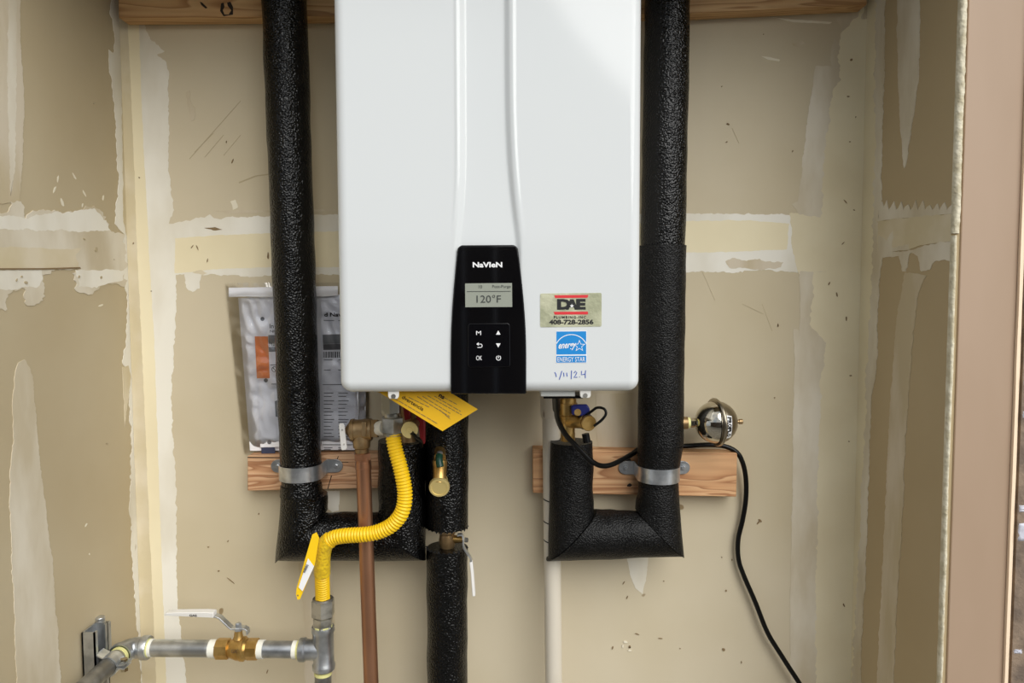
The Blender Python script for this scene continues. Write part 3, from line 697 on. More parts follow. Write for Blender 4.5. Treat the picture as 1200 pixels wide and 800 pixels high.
def strap(px, py, r, name_l, wdt=.0265):
    c = U(px, py, YI); c = Vector((c.x, YI, c.z))
    t = thing('pipe_strap', (c.x, YB - .001, c.z), name_l, 'pipe clamp', 'pipe straps on the low boards')
    prof = []
    ri = r
    prof.append((-ri, YB - .004 - YI))
    for k in range(25):
        a = PI + PI * k / 24; prof.append((ri * math.cos(a), ri * math.sin(a) * 1.02))
    prof.append((ri, YB - .004 - YI))
    th = .0016; outer = []
    for k, (x, y) in enumerate(prof):
        L = math.hypot(x, y)
        if k == 0: outer.append((x - th, y))
        elif k == len(prof) - 1: outer.append((x + th, y))
        else: outer.append((x * (L + th) / L, y * (L + th) / L))
    vs = []; fs = []; n = len(prof)
    for i in range(n):
        for (x, y), z in ((prof[i], -wdt / 2), (prof[i], wdt / 2), (outer[i], wdt / 2), (outer[i], -wdt / 2)):
            vs.append(Vector((c.x + x, YI + y, c.z + z)))
    for i in range(n - 1):
        for k in range(4): fs.append((i * 4 + k, i * 4 + (k + 1) % 4, i * 4 + 4 + (k + 1) % 4, i * 4 + 4 + k))
    fs += [(0, 1, 2, 3), tuple((n - 1) * 4 + k for k in (3, 2, 1, 0))]
    MB().add(vs, fs).build('band', 'galv', t, ang=40)
    for s_ in (-1, 1):
        P = [(0, -wdt / 2)]
        for k in range(9):
            a = -PI / 2 + PI * k / 8; P.append((.017 + .013 * math.cos(a), .013 * math.sin(a)))
        P.append((0, wdt / 2))
        pts = [Vector((c.x + s_ * (r + x), YB - .0042, c.z + z * .95)) for x, z in P]
        e = MB().prism(pts, (0, .0036, 0)).build('ear', 'galv', t, bevel=.0005)
        sc = Vector((c.x + s_ * (r + .017), YB - .0042, c.z))
        MB().lathe(sc, (0, -1, 0), [(0, .0062), (.0008, .0062), (.0009, .0042), (.0035, .0040), (.0042, .003)], 6).lathe(sc, (0, -1, 0), [(0, .0062), (.0009, .006)], 18).build('screw', 'galv', e)
    return t
# left run: down, across and up into the heater
TL = thing('insulated_pipe', U(353, 640, YI), 'black foam-wrapped pipe left of the heater, elbowing right behind the copper pipe', 'pipe', 'foam-wrapped water pipes')
pA = U(333.5, -150, YI); pB = U(352.5, 575, YI); cL = U(354, 628, YI); cR = U(471.3, 628, YI); rT = U(471.3, 516, YI)
pA = Vector((U(333.5, 0, YI).x, YI, CAMZ + .61)); 
pA = U(333, 0, YI) + (U(333, 0, YI) - U(353, 560, YI)) * .28
sleeve(MB(), pA, U(352.8, 552, YI), S(25.5, YI), S(24, YI), seed=1).build('insulation_sleeve', 'foam', TL)
sleeve(MB(), U(353, 567, YI), U(353.5, 579, YI), S(23.6, YI), S(25, YI), seed=2).build('insulation_sleeve', 'foam', TL)
sleeve(MB(), U(352.8, 551, YI), U(353, 568, YI), S(22.8, YI), S(22.8, YI), seed=2).build('insulation_sleeve', 'foam', TL)
mA = Vector((1, 0, -1)).normalized(); mB = Vector((1, 0, 1)).normalized()
sleeve(MB(), U(357, 577, YI), cL + Vector((0, 0, .0006)), S(26.5, YI), S(28.5, YI), n1=mA, seed=3, amp=.0013).build('insulation_sleeve', 'foam', TL)
sleeve(MB(), cL + Vector((.0006, 0, 0)), cR - Vector((.0004, 0, 0)), S(28.5, YI), S(28, YI), n0=mA, n1=mB, seed=4, amp=.0012).build('insulation_sleeve', 'foam', TL)
sleeve(MB(), cR + Vector((0, 0, .0006)), rT, S(28.6, YI), S(28.2, YI), n0=-mB * -1, seed=5, amp=.0012).build('insulation_sleeve', 'foam', TL)
MB().tube([rT - Vector((0, 0, .02)), Vector((rT.x, rT.y, hz0 + .02))], .0125, 20).build('pipe_end', 'bronze', TL)
strap(352.8, 551.5, S(24.3, YI), 'galvanised strap clamping the left black insulated pipe to its board')
# right run
TR = thing('insulated_pipe', U(773, 640, YI), 'black foam-wrapped pipe right of the heater, elbowing left into a U', 'pipe', 'foam-wrapped water pipes')
pT = U(782, 0, YI) + (U(782, 0, YI) - U(776, 288, YI)) * .55
sleeve(MB(), pT, U(776.5, 300, YI), S(25.5, YI), S(25.5, YI), seed=11).build('insulation_sleeve', 'foam', TR)
sleeve(MB(), U(776, 288, YI), U(774, 520, YI), S(27.6, YI), S(26.5, YI), seed=12).build('insulation_sleeve', 'foam_dull', TR)
sleeve(MB(), U(774, 520, YI), U(771.5, 553, YI), S(26.5, YI), S(23.6, YI), seed=13).build('insulation_sleeve', 'foam_dull', TR)
sleeve(MB(), U(771.5, 552, YI), U(771.5, 569, YI), S(23.4, YI), S(23.4, YI), seed=13).build('insulation_sleeve', 'foam_dull', TR)
c1 = U(772.5, 624, YI); c2 = U(669, 627, YI); t2 = U(669.5, 517, YI)
mC = Vector((-1, 0, -1)).normalized(); mD = Vector((-1, 0, 1)).normalized()
sleeve(MB(), U(771.5, 568, YI), c1 + Vector((0, 0, .0006)), S(24, YI), S(28, YI), n1=mC, seed=14, amp=.0012).build('insulation_sleeve', 'foam_dull', TR)
sleeve(MB(), c1 - Vector((.0006, 0, 0)), c2 + Vector((.0006, 0, 0)), S(27.5, YI), S(29.5, YI), n0=mC, n1=mD, seed=15, amp=.0016).build('insulation_sleeve', 'foam_dull', TR)
sleeve(MB(), c2 + Vector((0, 0, .0006)), t2, S(27, YI), S(25, YI), n0=mD, seed=16, amp=.001).build('insulation_sleeve', 'foam_dull', TR)
strap(771.5, 553.5, S(24.0, YI), 'galvanised strap clamping the right black insulated pipe to its board')
# middle run: sleeve above, bare shut-off valve, sleeve below
TM = thing('insulated_pipe', U(524, 820, YI), 'black foam-wrapped pipe straight down below the control panel, split by a bronze valve', 'pipe', 'foam-wrapped water pipes')
topM = Vector((U(524, 470, YI).x, YI, hz0 - .001))
def slit(mb, p0, p1, r):
    mb.box((p0.x - .0008, YI - r - .0004, p1.z), (p0.x + .0008, YI - r + .004, p0.z)); return mb
o = sleeve(MB(), topM, U(524, 616, YI), S(25.4, YI), S(25.2, YI), seed=21, amp=.001).build('insulation_sleeve', 'foam', TM)
mbs = slit(MB(), topM, U(524, 615, YI), S(24, YI)).build('slit', 'dark_gap', o)
sleeve(MB(), U(524, 641, YI), U(524, 1000, YI), S(24.5, YI), S(24, YI), seed=22, amp=.001).build('insulation_sleeve', 'foam', TM)
rg = MB()
for k in range(26):
    a = PI + PI * k / 25; r = S(24, YI); c = U(524, 616, YI) if k % 2 else U(524, 641, YI)
    p = Vector((c.x + r * math.cos(a), YI + r * math.sin(a), c.z)); h = (.002 + random.random() * .004) * (-1 if k % 2 else 1)
    rg.add([p + Vector((-.003, 0, 0)), p + Vector((.003, 0, 0)), p + Vector((random.uniform(-.002, .002), -.0005, h)), p + Vector((0, .004, 0))], [(0, 1, 2), (0, 2, 3), (1, 3, 2), (0, 3, 1)])
rg.build('ragged_foam', 'foam_cut', TM, kind='stuff')
MB().tube([U(524, 612, YI), U(524, 650, YI)], .0115, 20).build('pipe_end', 'copper', TM)
c = U(524, 631, YI)
MB().lathe(c + Vector((0, 0, .019)), (0, 0, -1), [(0, .0125), (0, .0155), (.004, .0162), (.007, .0162), (.010, .0135), (.020, .0150), (.030, .0145), (.036, .012)], 24).build('valve_body', 'bronze', TM)
MB().tube([c, c + Vector((.030, -.004, .000))], [.0085, .006], 14).build('valve_stem', 'brass', TM)
hp = [U(536, 626.5, 1.30), U(541.5, 626, 1.30), U(543, 630, 1.298), U(543.4, 640, 1.296), U(548, 648, 1.294), U(552, 654, 1.292), U(552.4, 660, 1.292)]
def strip(mb, path, w, th, wd=(0, 1, 0)):
    wd = Vector(wd).normalized(); vs = []; fs = []; m = len(path)
    for i, p in enumerate(path):
        d = (path[min(i + 1, m - 1)] - path[max(i - 1, 0)]).normalized(); nn = d.cross(wd).normalized()
        for a, b in ((-1, -1), (1, -1), (1, 1), (-1, 1)): vs.append(p + wd * a * w / 2 + nn * b * th / 2)
    for i in range(m - 1):
        for k in range(4): fs.append((i * 4 + k, i * 4 + (k + 1) % 4, i * 4 + 4 + (k + 1) % 4, i * 4 + 4 + k))
    fs += [(3, 2, 1, 0), tuple((m - 1) * 4 + k for k in range(4))]
    mb.add(vs, fs); return mb
hl = strip(MB(), spline(hp, .003), .012, .0022).build('valve_handle', 'galv', TM, label='steel lever handle with a white grip')
strip(MB(), [U(552, 657, 1.292), U(553.5, 670, 1.290), U(555.5, 697, 1.287)], .013, .0052).build('grip', 'dip', hl, bevel=.001)
MB().lathe(U(545.5, 632.5, 1.30), (1, -.1, 0), [(-.001, .0045), (.004, .0045), (.005, .003)], 6).build('nut', 'iron_dk', hl)
# drain / relief outlet with green lever, in front of the middle sleeve
YG = 1.262
DV = thing('drain_valve', U(515, 545, YG), 'small brass drain valve with a dark green lever in front of the middle black pipe', 'valve')
dn = Vector((0, -1, -.28)).normalized()
MB().tube([U(515, 553, 1.285), U(515, 553, YG)], .0112, 20).lathe(U(515.5, 540, YG + .006), (0, -.25, -1), [(-.004, .010), (0, .013), (.012, .012), (.026, .0115), (.036, .013)], 24).build('valve_body', 'brass', DV)
MB().lathe(U(515, 569, YG - .004), dn, [(-.020, .013), (-.006, .0150), (0, .0178), (.006, .0178), (.0085, .0165), (.0085, .0135), (.0072, .013)], 32).build('cap', 'brass_lt', DV, label='round pale brass cap')
MB().tube(spline([U(515, 533, YG - .006), U(514.5, 538, YG - .011), U(516, 547, YG - .015)], .003), [.0046, .0062, .0070, .0062, .0055][:len(spline([U(515, 533, YG - .006), U(514.5, 538, YG - .011), U(516, 547, YG - .015)], .003))] if False else .0062, 14).build('lever', 'green_h', DV, label='dark green lever')
MB().lathe(U(515.5, 531.5, YG - .004), (0, -.3, 1), [(0, .005), (.004, .0045), (.005, .002)], 6).build('nut', 'galv', DV)
MB().tube([U(516, 526, 1.30), U(515.5, 536, YG + .002)], .010, 16).build('stem', 'brass', DV)

# ------------------------------------------------------------------ shut-off valve with red handle, partly behind the card
RV = thing('shut_off_valve', U(485, 512, 1.27), 'shut-off valve with dark red handle half hidden behind the yellow card', 'valve')
vx = U(478, 500, 1.27)
MB().tube([Vector((vx.x, 1.27, U(478, 517, 1.27).z)), Vector((vx.x, 1.27, hz0 + .01))], .0135, 20).build('valve_body', 'bronze', RV)
MB().prism(quadpx([(471, 472), (480, 470), (481, 491), (474, 493)], 1.24), (0, .012, 0)).build('handle', 'red_h', RV, bevel=.002)
MB().prism(quadpx([(486, 484), (493, 482), (498, 490), (498, 520), (493, 521), (490, 500)], 1.245), (0, .012, 0)).build('handle', 'red_h', RV, bevel=.002)
cp = U(480, 503.5, 1.185)
MB().tube([cp + Vector((.002, .075, 0)), cp], .0075, 16).build('outlet', 'bronze', RV)
dd = []
for k in range(36):
    a = 2 * PI * k / 35 * .86 - .55
    dd.append((1.0, a))
mbx = MB()
P = [cp + Vector((math.cos(a) * .0135, -.002, math.sin(a) * .0135)) for r, a in dd]
P = [cp + Vector((.003, -.002, -.002))] + P
P = P[:1] + [q for i, q in enumerate(P[1:]) if not (20 <= i <= 22)]
mbx.prism(P, (0, .0035, 0)).build('cap', 'brass_lt', RV, label='pale brass disc cap with a cut-out', bevel=.0005)
MB().lathe(cp + Vector((0, -.002, 0)), (0, -1, 0), [(-.001, .0058), (.0015, .0052), (.0015, .0035), (.0008, .003)], 20).build('hub', 'brass_lt', RV)
MB().tube(spline([cp + Vector((.004, -.004, -.004)), U(487, 512, 1.19), U(493, 517, 1.21), U(494, 523, 1.24)]), .0032, 10).build('strap', 'rubber', RV)

# ------------------------------------------------------------------ cold side valve with blue handle
YV = 1.27
BV = thing('shut_off_valve', U(665, 520, YV), 'brass shut-off valve with dark blue handle under the heater, above the right black U', 'valve')
c = U(665.5, 500, YV); zt = hz0 + .005
MB().lathe(Vector((c.x, YV, zt)), (0, 0, -1), [(0, .0135), (.018, .0135), (.028, .0142), (.030, .0128), (.042, .0128), (.0425, .0145), (.050, .0145), (.0505, .0165), (.070, .0165), (.0715, .0155), (.073, .0165), (.080, .0150), (.084, .012), (.116, .012)], 28).build('valve_body', 'brass', BV, ang=25)
MB().lathe(U(665.5, 507, YV), (0, 0, -1), [(0, .0125), (.0005, .0125), (.014, .0125)], 6).build('lower_nut', 'brass', BV)
cc = U(688.5, 495, YV - .034)
MB().tube([U(667, 493, YV - .004), cc + Vector((-.004, .006, .0))], [.0125, .0110], 20).build('outlet', 'brass', BV)
cd = Vector((.28, -1, -.05)).normalized()
MB().lathe(cc, cd, [(-.010, .0125), (-.004, .0130), (-.0035, .0118), (0, .0118), (.0005, .0132), (.006, .0132), (.0075, .012)], 28).build('cap', 'brass', BV, label='round brass hose cap')
MB().lathe(cc + Vector((-.003, .009, .001)), cd, [(-.003, .0145), (.002, .0145)], 24).build('cap_ring', 'rubber', BV)
loop = [cc + Vector((-.008, 0, .008)), U(693, 482, YV - .035), U(700, 477.5, YV - .04), U(708, 479, YV - .045), U(710, 485, YV - .047), U(705, 492, YV - .048), U(696, 499, YV - .046)]
MB().tube(spline(loop, .002), .0023, 10).build('strap', 'rubber', BV)
hb = MB().prism(quadpx([(669, 477), (671.5, 474.5), (688, 474), (691, 478), (692, 489), (688, 490), (683, 488), (676, 487), (670, 486)], YV - .030), (0, .011, 0)).build('handle', 'blue_h', BV, bevel=.002, label='dark blue butterfly handle')
MB().tube([U(677, 483, YV - .031), U(677, 483, YV - .008)], .006, 12).build('stem', 'brass', BV)
MB().tube([U(686, 508, YV + .0), U(688, 518, YV + .0)], .0065, 12).build('strap_tail', 'rubber', BV)

# ------------------------------------------------------------------ PVC condensate drain
YC = 1.3485
PV = thing('plastic_pipe', U(650, 820, YC), 'white plastic drain pipe running down behind the right black U', 'pipe')
p0 = U(645.5, 488, YC); ptop = Vector((U(645, 462, YC).x, YC, hz0 + .0)); 
MB().tube([p0, U(651, 1000, YC)], [S(10.2, YC)] * 2, 28).build('pipe_length', 'pvc', PV)
MB().tube([U(643.5, 440, YC), U(645, 486, YC), U(645.3, 489, YC)], [S(11.6, YC), S(11.6, YC), S(10.6, YC)], 28).build('coupling', 'pvc', PV)
for y in (586, 612, 634):
    c = U(645.3 + (y - 488) * .011, y, YC)
    MB().lathe(c, (0.25, 0, 1), [(-.001, S(10.5, YC)), (.001, S(10.6, YC))], 28).build('wire_tie', 'rubber', PV)

# ------------------------------------------------------------------ power cord
cord = [U(651.5, 463, 1.15), U(652, 478, 1.19), U(654, 492, 1.22), U(662, 508, 1.245), U(673, 520, 1.262), U(683, 530, 1.268), U(693, 540, 1.272), U(704, 545.5, 1.285), U(716, 544.5, 1.30), U(730, 538, 1.325),
        U(742, 531, 1.350), U(752, 524.5, 1.374), U(775, 522, 1.385), U(800, 522.5, 1.385), U(830, 521, 1.385), U(850, 523, 1.383), U(863, 529.5, 1.380), U(870, 541, 1.380), U(874, 560, 1.385), U(874, 585, 1.39), U(870, 610, 1.392),
        U(865, 632, 1.392), U(865.5, 655, 1.392), U(872, 675, 1.39), U(885, 705, 1.388), U(899, 740, 1.385), U(914, 765, 1.382), U(938, 802, 1.375), U(990, 880, 1.36), U(1050, 990, 1.33)]
cd_ = MB().tube(spline(cord, .006), S(2.9, 1.38), 12).build('power_cord', 'rubber', None)
tag(cd_, 'thin black electric cord looping from under the heater over the right board and down', 'cord')
sp = spline(cord[:4], .004)
MB().tube(sp[:int(len(sp) * .45)], .0062, 12).build('cord_sheath', 'rubber', cd_)
MB().tube([U(669, 485, 1.285), U(669, 486, 1.285)], .001, 6)

# ------------------------------------------------------------------ hammer arrester
YA = 1.325
AR = thing('water_hammer_arrester', U(838, 520, YA), 'round nickel water hammer arrester ball sticking out right of the insulated pipe', 'arrester')
c = U(839, 494.5, YA); r = S(25, YA); ax = Vector((1, .0, .02)).normalized()
prof = [(-r, .001)] + [(-r * math.cos(PI * k / 24), r * math.sin(PI * k / 24)) for k in range(1, 12)] + [(-.0008, r)]
prof2 = [(.0008, r)] + [(-r * math.cos(PI * k / 24), r * math.sin(PI * k / 24)) for k in range(13, 24)] + [(r, .001)]
MB().lathe(c, ax, prof, 40).build('front_shell', 'chrome', AR, ang=60)
MB().lathe(c, ax, prof2, 40).build('rear_shell', 'nickel_dull', AR, ang=60, label='duller nickel half of the ball')
fx = Vector((1, .16, .05)).normalized()
MB().lathe(c, fx, [(-.0028, r + .0008), (-.003, r + .004), (-.001, r + .0056), (.001, r + .0056), (.003, r + .004), (.0028, r + .0008)], 48).build('flange', 'nickel_dull', AR, ang=50)
MB().lathe(c + ax * (r - .001), ax, [(0, .0036), (.004, .0034), (.0045, .0048), (.010, .0048), (.011, .004)], 16).build('valve_tip', 'bronze', AR)
q0 = U(806, 494, YA)
MB().lathe(c - ax * (r + .0095), ax, [(0, .0088), (.0085, .0088), (.0095, .0075), (.013, .006)], 6).build('hex_neck', 'chrome', AR)
MB().lathe(c - ax * (r + .0135), ax, [(0, .0098), (.0045, .0098)], 20).build('thread_tape', 'ptfe_y', AR)
MB().lathe(c - ax * (r + .034), ax, [(0, .0112), (.0205, .0112)], 20).build('stub_pipe', 'bronze', AR)
# label wrapped on the ball
vs = []; fs = []
for i in range(13):
    la = math.radians(28 - 70 * i / 12)
    for j in range(4):
        lo = math.radians(13 + 17 * j / 3)
        d_ = Vector((math.sin(lo), -math.cos(lo) * math.cos(la), math.cos(lo) * math.sin(la)))
        vs.append(c + d_ * (r + .0005))
for i in range(12):
    for j in range(3): fs.append((i * 4 + j, i * 4 + j + 1, i * 4 + j + 5, i * 4 + j + 4))
lb = MB().add(vs, fs).build('label', 'print_w', AR, ang=60, label='white label with black lettering')
for i, ch in enumerate('PROFLO'):
    la = math.radians(24 - 9.6 * (i + .5)); lo = math.radians(21.5)
    d_ = Vector((math.sin(lo), -math.cos(lo) * math.cos(la), math.cos(lo) * math.sin(la)))
    down = Vector((0, -math.sin(la) * -1 * -1, -math.cos(la))).normalized()
    down = Vector((0, math.sin(la), -0)) if False else Vector((0, -math.sin(-la) * -1, -math.cos(la))).normalized()
    down = (down - d_ * down.dot(d_)).normalized(); up = d_.cross(down)
    p = c + d_ * (r + .0009)
    w, h = .0062, .0078
    text(ch, 'lettering', 'print_b', lb, p - down * w / 2 - up * h / 2, down, up, w, h, bold=.05, thick=.0003)

# ------------------------------------------------------------------ gas connector
YX = 1.20
YG2 = 1.28
GX = thing('flexible_gas_connector', U(378, 738, YG2), 'bright yellow corrugated flexible gas hose curving below the heater', 'gas hose')
pts = [U(460, 506, 1.205), U(463, 525, 1.203), U(470.5, 553, 1.20), U(474.5, 579, 1.20), U(471, 600, 1.20), U(459, 615, 1.203), U(443, 623, 1.207), U(427, 626, 1.21), U(404, 627.5, 1.218), U(390, 630.5, 1.225), U(381, 638, 1.23),
       U(377.8, 650, 1.238), U(377.5, 670, 1.252), U(378.3, 703, YG2)]
sp = spline(pts, .0007); rad = []; acc = 0
for i, p in enumerate(sp):
    if i: acc += (p - sp[i - 1]).length
    rad.append(S(8.6, 1.21) * (1 + .085 * math.cos(2 * PI * acc / .0053)))
MB().tube(sp, rad, 20).build('corrugated_hose', 'yellow', GX, ang=80)
wp = [p for p in sp if U(0, 676, 1.243).z < p.z < U(0, 633, 1.23).z and p.x < U(392, 640, 1.23).x]
MB().tube(wp, S(9.9, 1.235), 24).build('mesh_wrap', 'yellow_net', GX, ang=60)
def nut(mb, top, bot, r, ph=0):
    top = Vector(top); bot = Vector(bot); d = bot - top; L = d.length
    mb.lathe(top, d, [(0, r * .82), (L * .07, r), (L * .93, r), (L, r * .82)], 6, ph); return mb
nut(MB(), U(459.5, 488, 1.207), U(459.5, 507, 1.207), S(13.5, 1.207), .25).build('hex_nut', 'nutsteel', GX)
MB().tube([U(459.5, 503, 1.207), U(459.5, 510, 1.207)], S(10.6, 1.207), 24).build('collar', 'nutsteel', GX)
MB().tube([U(459, 484, 1.207), U(459, 489, 1.207)], S(9, 1.207), 24).build('collar', 'nutsteel', GX)
nut(MB(), Vector((U(458.5, 466, 1.21).x, 1.21, hz0 + .004)), U(458.5, 486, 1.21), S(12, 1.21), .52).build('hex_nut', 'nutsteel', GX)
nut(MB(), U(378.4, 701, YG2), U(378.4, 722, YG2), S(14, YG2), .45).build('hex_nut', 'nutsteel', GX)
MB().lathe(U(378.4, 700.5, YG2), (0, 0, -1), [(0, S(10.4, YG2)), (0, S(12, YG2)), (.004, S(12.3, YG2))], 28).build('collar', 'iron_dk', GX)
nut(MB(), U(378.6, 722, YG2), U(378.6, 738, YG2), S(12, YG2), .5).build('hex_nut', 'nutsteel', GX)
# tag tied round the hose
def plane_card(corners, th): return MB().prism(corners, th)
HT = [U(366, 626, 1.215), U(371, 623.5, 1.213), U(374, 630, 1.210), U(371.5, 646, 1.206), U(369, 661, 1.204), U(351.5, 702, 1.200), U(348.5, 702.5, 1.199), U(346.8, 696, 1.199), U(347.5, 689, 1.200)]
tg = MB().prism(HT, (0, .0006, 0)).build('hose_tag', 'yellow_card', None)
tag(tg, 'narrow yellow tag with a white label hanging from the gas hose bend', 'tag')
tg.data.materials[0] = M['yellow']
MB().prism([U(361, 654, 1.2025), U(368, 663.5, 1.2025), U(354.5, 692.5, 1.1985), U(349.8, 688, 1.1985)], (0, .0002, 0)).build('label_panel', 'print_w', tg)
uu = (U(353.5, 690, 1.198) - U(366.5, 662, 1.198)).normalized()
text('WARNING', 'lettering', 'print_b', tg, U(357.5, 671.5, 1.198), Vector((.42, 0, .9)), Vector((-.9, 0, .42)), S(11, 1.2), S(3.2, 1.2), bold=.04)
MB().lathe(U(349, 697.5, 1.1985), (0, 1, 0), [(0, .0013), (.0004, .0013)], 10).build('tag_hole', 'gouge', tg)

# yellow warning card under the heater
YQ = 1.10; zlim = hz0 - .0035
A_, B_, C_ = U(560, 479.5, YQ), U(518.5, 505, YQ), U(440, 457, YQ)
D_ = A_ + (C_ - B_)
vs = []; fs = []; N1, N2 = 30, 14
for th in (0, .0005):
    for i in range(N1 + 1):
        for j in range(N2 + 1):
            p = B_.lerp(C_, i / N1).lerp(A_.lerp(D_, i / N1), j / N2) + Vector((0, th, 0))
            if p.z > zlim: e = p.z - zlim; p.z = zlim + e * .02 + (.0004 if th else 0); p.y += e
            vs.append(p)
W = (N1 + 1) * (N2 + 1)
for i in range(N1):
    for j in range(N2):
        a = i * (N2 + 1) + j; q = (a, a + 1, a + N2 + 2, a + N2 + 1)
        fs.append(q); fs.append(tuple(W + k for k in q[::-1]))
edge = [i * (N2 + 1) for i in range(N1 + 1)] + [N1 * (N2 + 1) + j for j in range(1, N2 + 1)] + [i * (N2 + 1) + N2 for i in range(N1 - 1, -1, -1)] + [j for j in range(N2 - 1, 0, -1)]
for i in range(len(edge)): a, b = edge[i], edge[(i + 1) % len(edge)]; fs.append((a, b, b + W, a + W))
card = MB().add(vs, fs).build('warning_card', 'yellow_card', None, ang=60)
tag(card, 'yellow printed warning card poking out from under the heater', 'card')
eu = (B_ - C_).normalized(); ev = (D_ - C_).normalized(); YT = YQ - .0005
text('dvertencia', 'lettering', 'char', card, U(470.5, 466.5, YT), eu, Vector((-eu.z, 0, eu.x)) * 1, S(29, YQ), S(4.6, YQ), bold=.01)
text('ns', 'lettering', 'char', card, U(513.5, 464.5, YT), eu, Vector((-eu.z, 0, eu.x)), S(7, YQ), S(4, YQ), bold=.04)
pl = MB()
lens = [(494, 493, 25, 0), (487, 464, 0, 0)]
for (x, y, x2, y2) in [(462, 466.5, 513, 496.5), (479, 465.5, 503, 477), (489, 464.5, 527, 488), (495, 464, 528, 484.5), (501, 463.5, 541, 486), (509, 464, 540, 482), (521, 466, 536, 474), (515, 480, 528, 491)]:
    a = U(x, y, YT - .0002); b = U(x2, y2, YT - .0002); d = (b - a); L = d.length; d.normalize(); n_ = Vector((-d.z, 0, d.x)) * .00045
    t = 0
    while t < L:
        wl_ = random.uniform(.004, .010); e = min(L, t + wl_)
        pl.prism([a + d * t + n_, a + d * e + n_, a + d * e - n_, a + d * t - n_], (0, .0003, 0)); t = e + .0012
pl.build('small_print', 'gouge', card, kind='stuff')

# ------------------------------------------------------------------ relief valve and copper pipe
YR = 1.25
RF = thing('pressure_relief_valve', U(424, 530, YR), 'bronze pressure relief valve with white test lever, left of the yellow hose', 'valve')
ca = U(411, 504, YR); xd = Vector((1, 0, .03)).normalized()
MB().lathe(ca + Vector((-.010, 0, 0)), xd, [(0, .003), (.002, .006), (.009, .0150), (.0105, .0185), (.014, .0195), (.0165, .0195), (.017, .018), (.030, .0178), (.032, .0185), (.046, .0185), (.047, .0150)], 28).build('valve_body', 'bronze', RF, ang=25)
MB().prism(quadpx([(423.5, 494.5), (428.8, 494.5), (428.8, 511.5), (423.5, 511.5)], YR - .0215), (0, .006, 0)).build('name_plate', 'bronze', RF, bevel=.0008)
MB().lathe(U(434.5, 502, YR), (1, 0, 0), [(0, .0155), (.001, .0168), (.0125, .0168), (.0135, .0150)], 6, .3).build('union_nut', 'bronze', RF)
MB().tube([U(442, 502, YR), U(452, 501, YR - .02)], .0125, 20).build('inlet', 'ptfe', RF)
MB().lathe(U(423.5, 505, YR), (0, 0, -1), [(0, .0150), (.018, .0150), (.028, .0140), (.030, .0115), (.038, .0115), (.039, .0135)], 28).build('outlet', 'bronze', RF)
nut(MB(), U(424.5, 530, YR), U(424.7, 539, YR), S(10.5, YR), .3).build('hex_nut', 'copper', RF)
MB().prism(quadpx([(397, 497.5), (398.5, 496), (402, 496), (403.6, 498), (406.5, 525), (405, 527), (401, 527.5), (399.6, 526)], YR - .012), (0, .0025, 0)).build('test_lever', 'dip', RF, bevel=.0006, label='white flat lever')
MB().tube([U(401, 503.5, YR - .0135), U(401, 503.5, YR - .009)], .0016, 10).tube([U(403, 520.5, YR - .0135), U(403, 520.5, YR - .009)], .0016, 10).build('lever_rivet', 'iron_dk', RF)
MB().tube([U(400, 504, YR - .010), U(406, 504, YR)], .0028, 10).build('pull_pin', 'galv', RF)
cpz = MB().tube([U(425.5, 536, YR), U(435, 800, YR), U(439, 920, YR)], S(8.8, YR), 28)
cpo = cpz.build('copper_pipe', 'copper', None); tag(cpo, 'straight bare copper pipe running down from the relief valve', 'pipe')
MB().lathe(U(425.6, 541, YR), (.03, 0, -1), [(0, S(9.2, YR)), (.010, S(9.3, YR)), (.0105, S(9.6, YR)), (.012, S(9.6, YR))], 28).build('fitting_cup', 'copper', cpo)

# ------------------------------------------------------------------ steel gas pipe, valve, tee, elbow, bracket
def onl(px): return U(px, 760 + (px - 265) * .012, YG2)
RP = S(10, YG2)
GP = thing('gas_pipe', U(378, 800, YG2), 'galvanised steel gas pipe run low on the left with tee and elbow', 'pipe')
MB().tube([onl(172), onl(256)], RP, 28).build('pipe_length', 'iron', GP)
MB().tube([onl(300), onl(354)], RP, 28).build('pipe_length', 'iron', GP)
def tapering(a, b, m, k=1.06): MB().tube([onl(a), onl(b)], RP * k, 28).build('thread_tape', m, GP)
tapering(171, 176, 'ptfe_y', 1.08); tapering(175.5, 179.5, 'ptfe'); tapering(246, 254, 'ptfe', 1.07); tapering(301, 309.5, 'ptfe', 1.1); tapering(343.5, 349, 'ptfe'); tapering(348.5, 353, 'ptfe_y', 1.08)
tc_ = U(378.5, 761.5, YG2)
# tee
te = MB()
te.lathe(U(378.5, 733.5, YG2), (0, 0, -1), [(0, S(10.6, YG2)), (0, S(13.2, YG2)), (.003, S(13.6, YG2)), (.009, S(13.6, YG2)), (.012, S(12.4, YG2)), (.066, S(12.4, YG2)), (.069, S(13.6, YG2)), (.075, S(13.6, YG2)), (.078, S(13.2, YG2)), (.078, S(10.6, YG2))], 32)
te.lathe(onl(351.5), (1, 0, 0), [(0, S(10.6, YG2)), (0, S(13.6, YG2)), (.002, S(14, YG2)), (.009, S(14, YG2)), (.012, S(12.2, YG2)), (.034, S(12.2, YG2))], 32)
te.build('tee', 'iron', GP, ang=35)
MB().tube([U(378.6, 735, YG2) + Vector((0, 0, .004)), U(378.6, 735, YG2) - Vector((0, 0, .004))], S(11, YG2), 28).build('thread_tape', 'ptfe_y', GP)
MB().tube([U(378.6, 787, YG2), U(379, 1000, YG2)], RP, 28).build('pipe_length', 'iron_dk', GP)
MB().tube([U(378.6, 788, YG2) + Vector((0, 0, .003)), U(378.6, 788, YG2) - Vector((0, 0, .003))], S(10.4, YG2), 28).build('thread_tape', 'ptfe_y', GP)
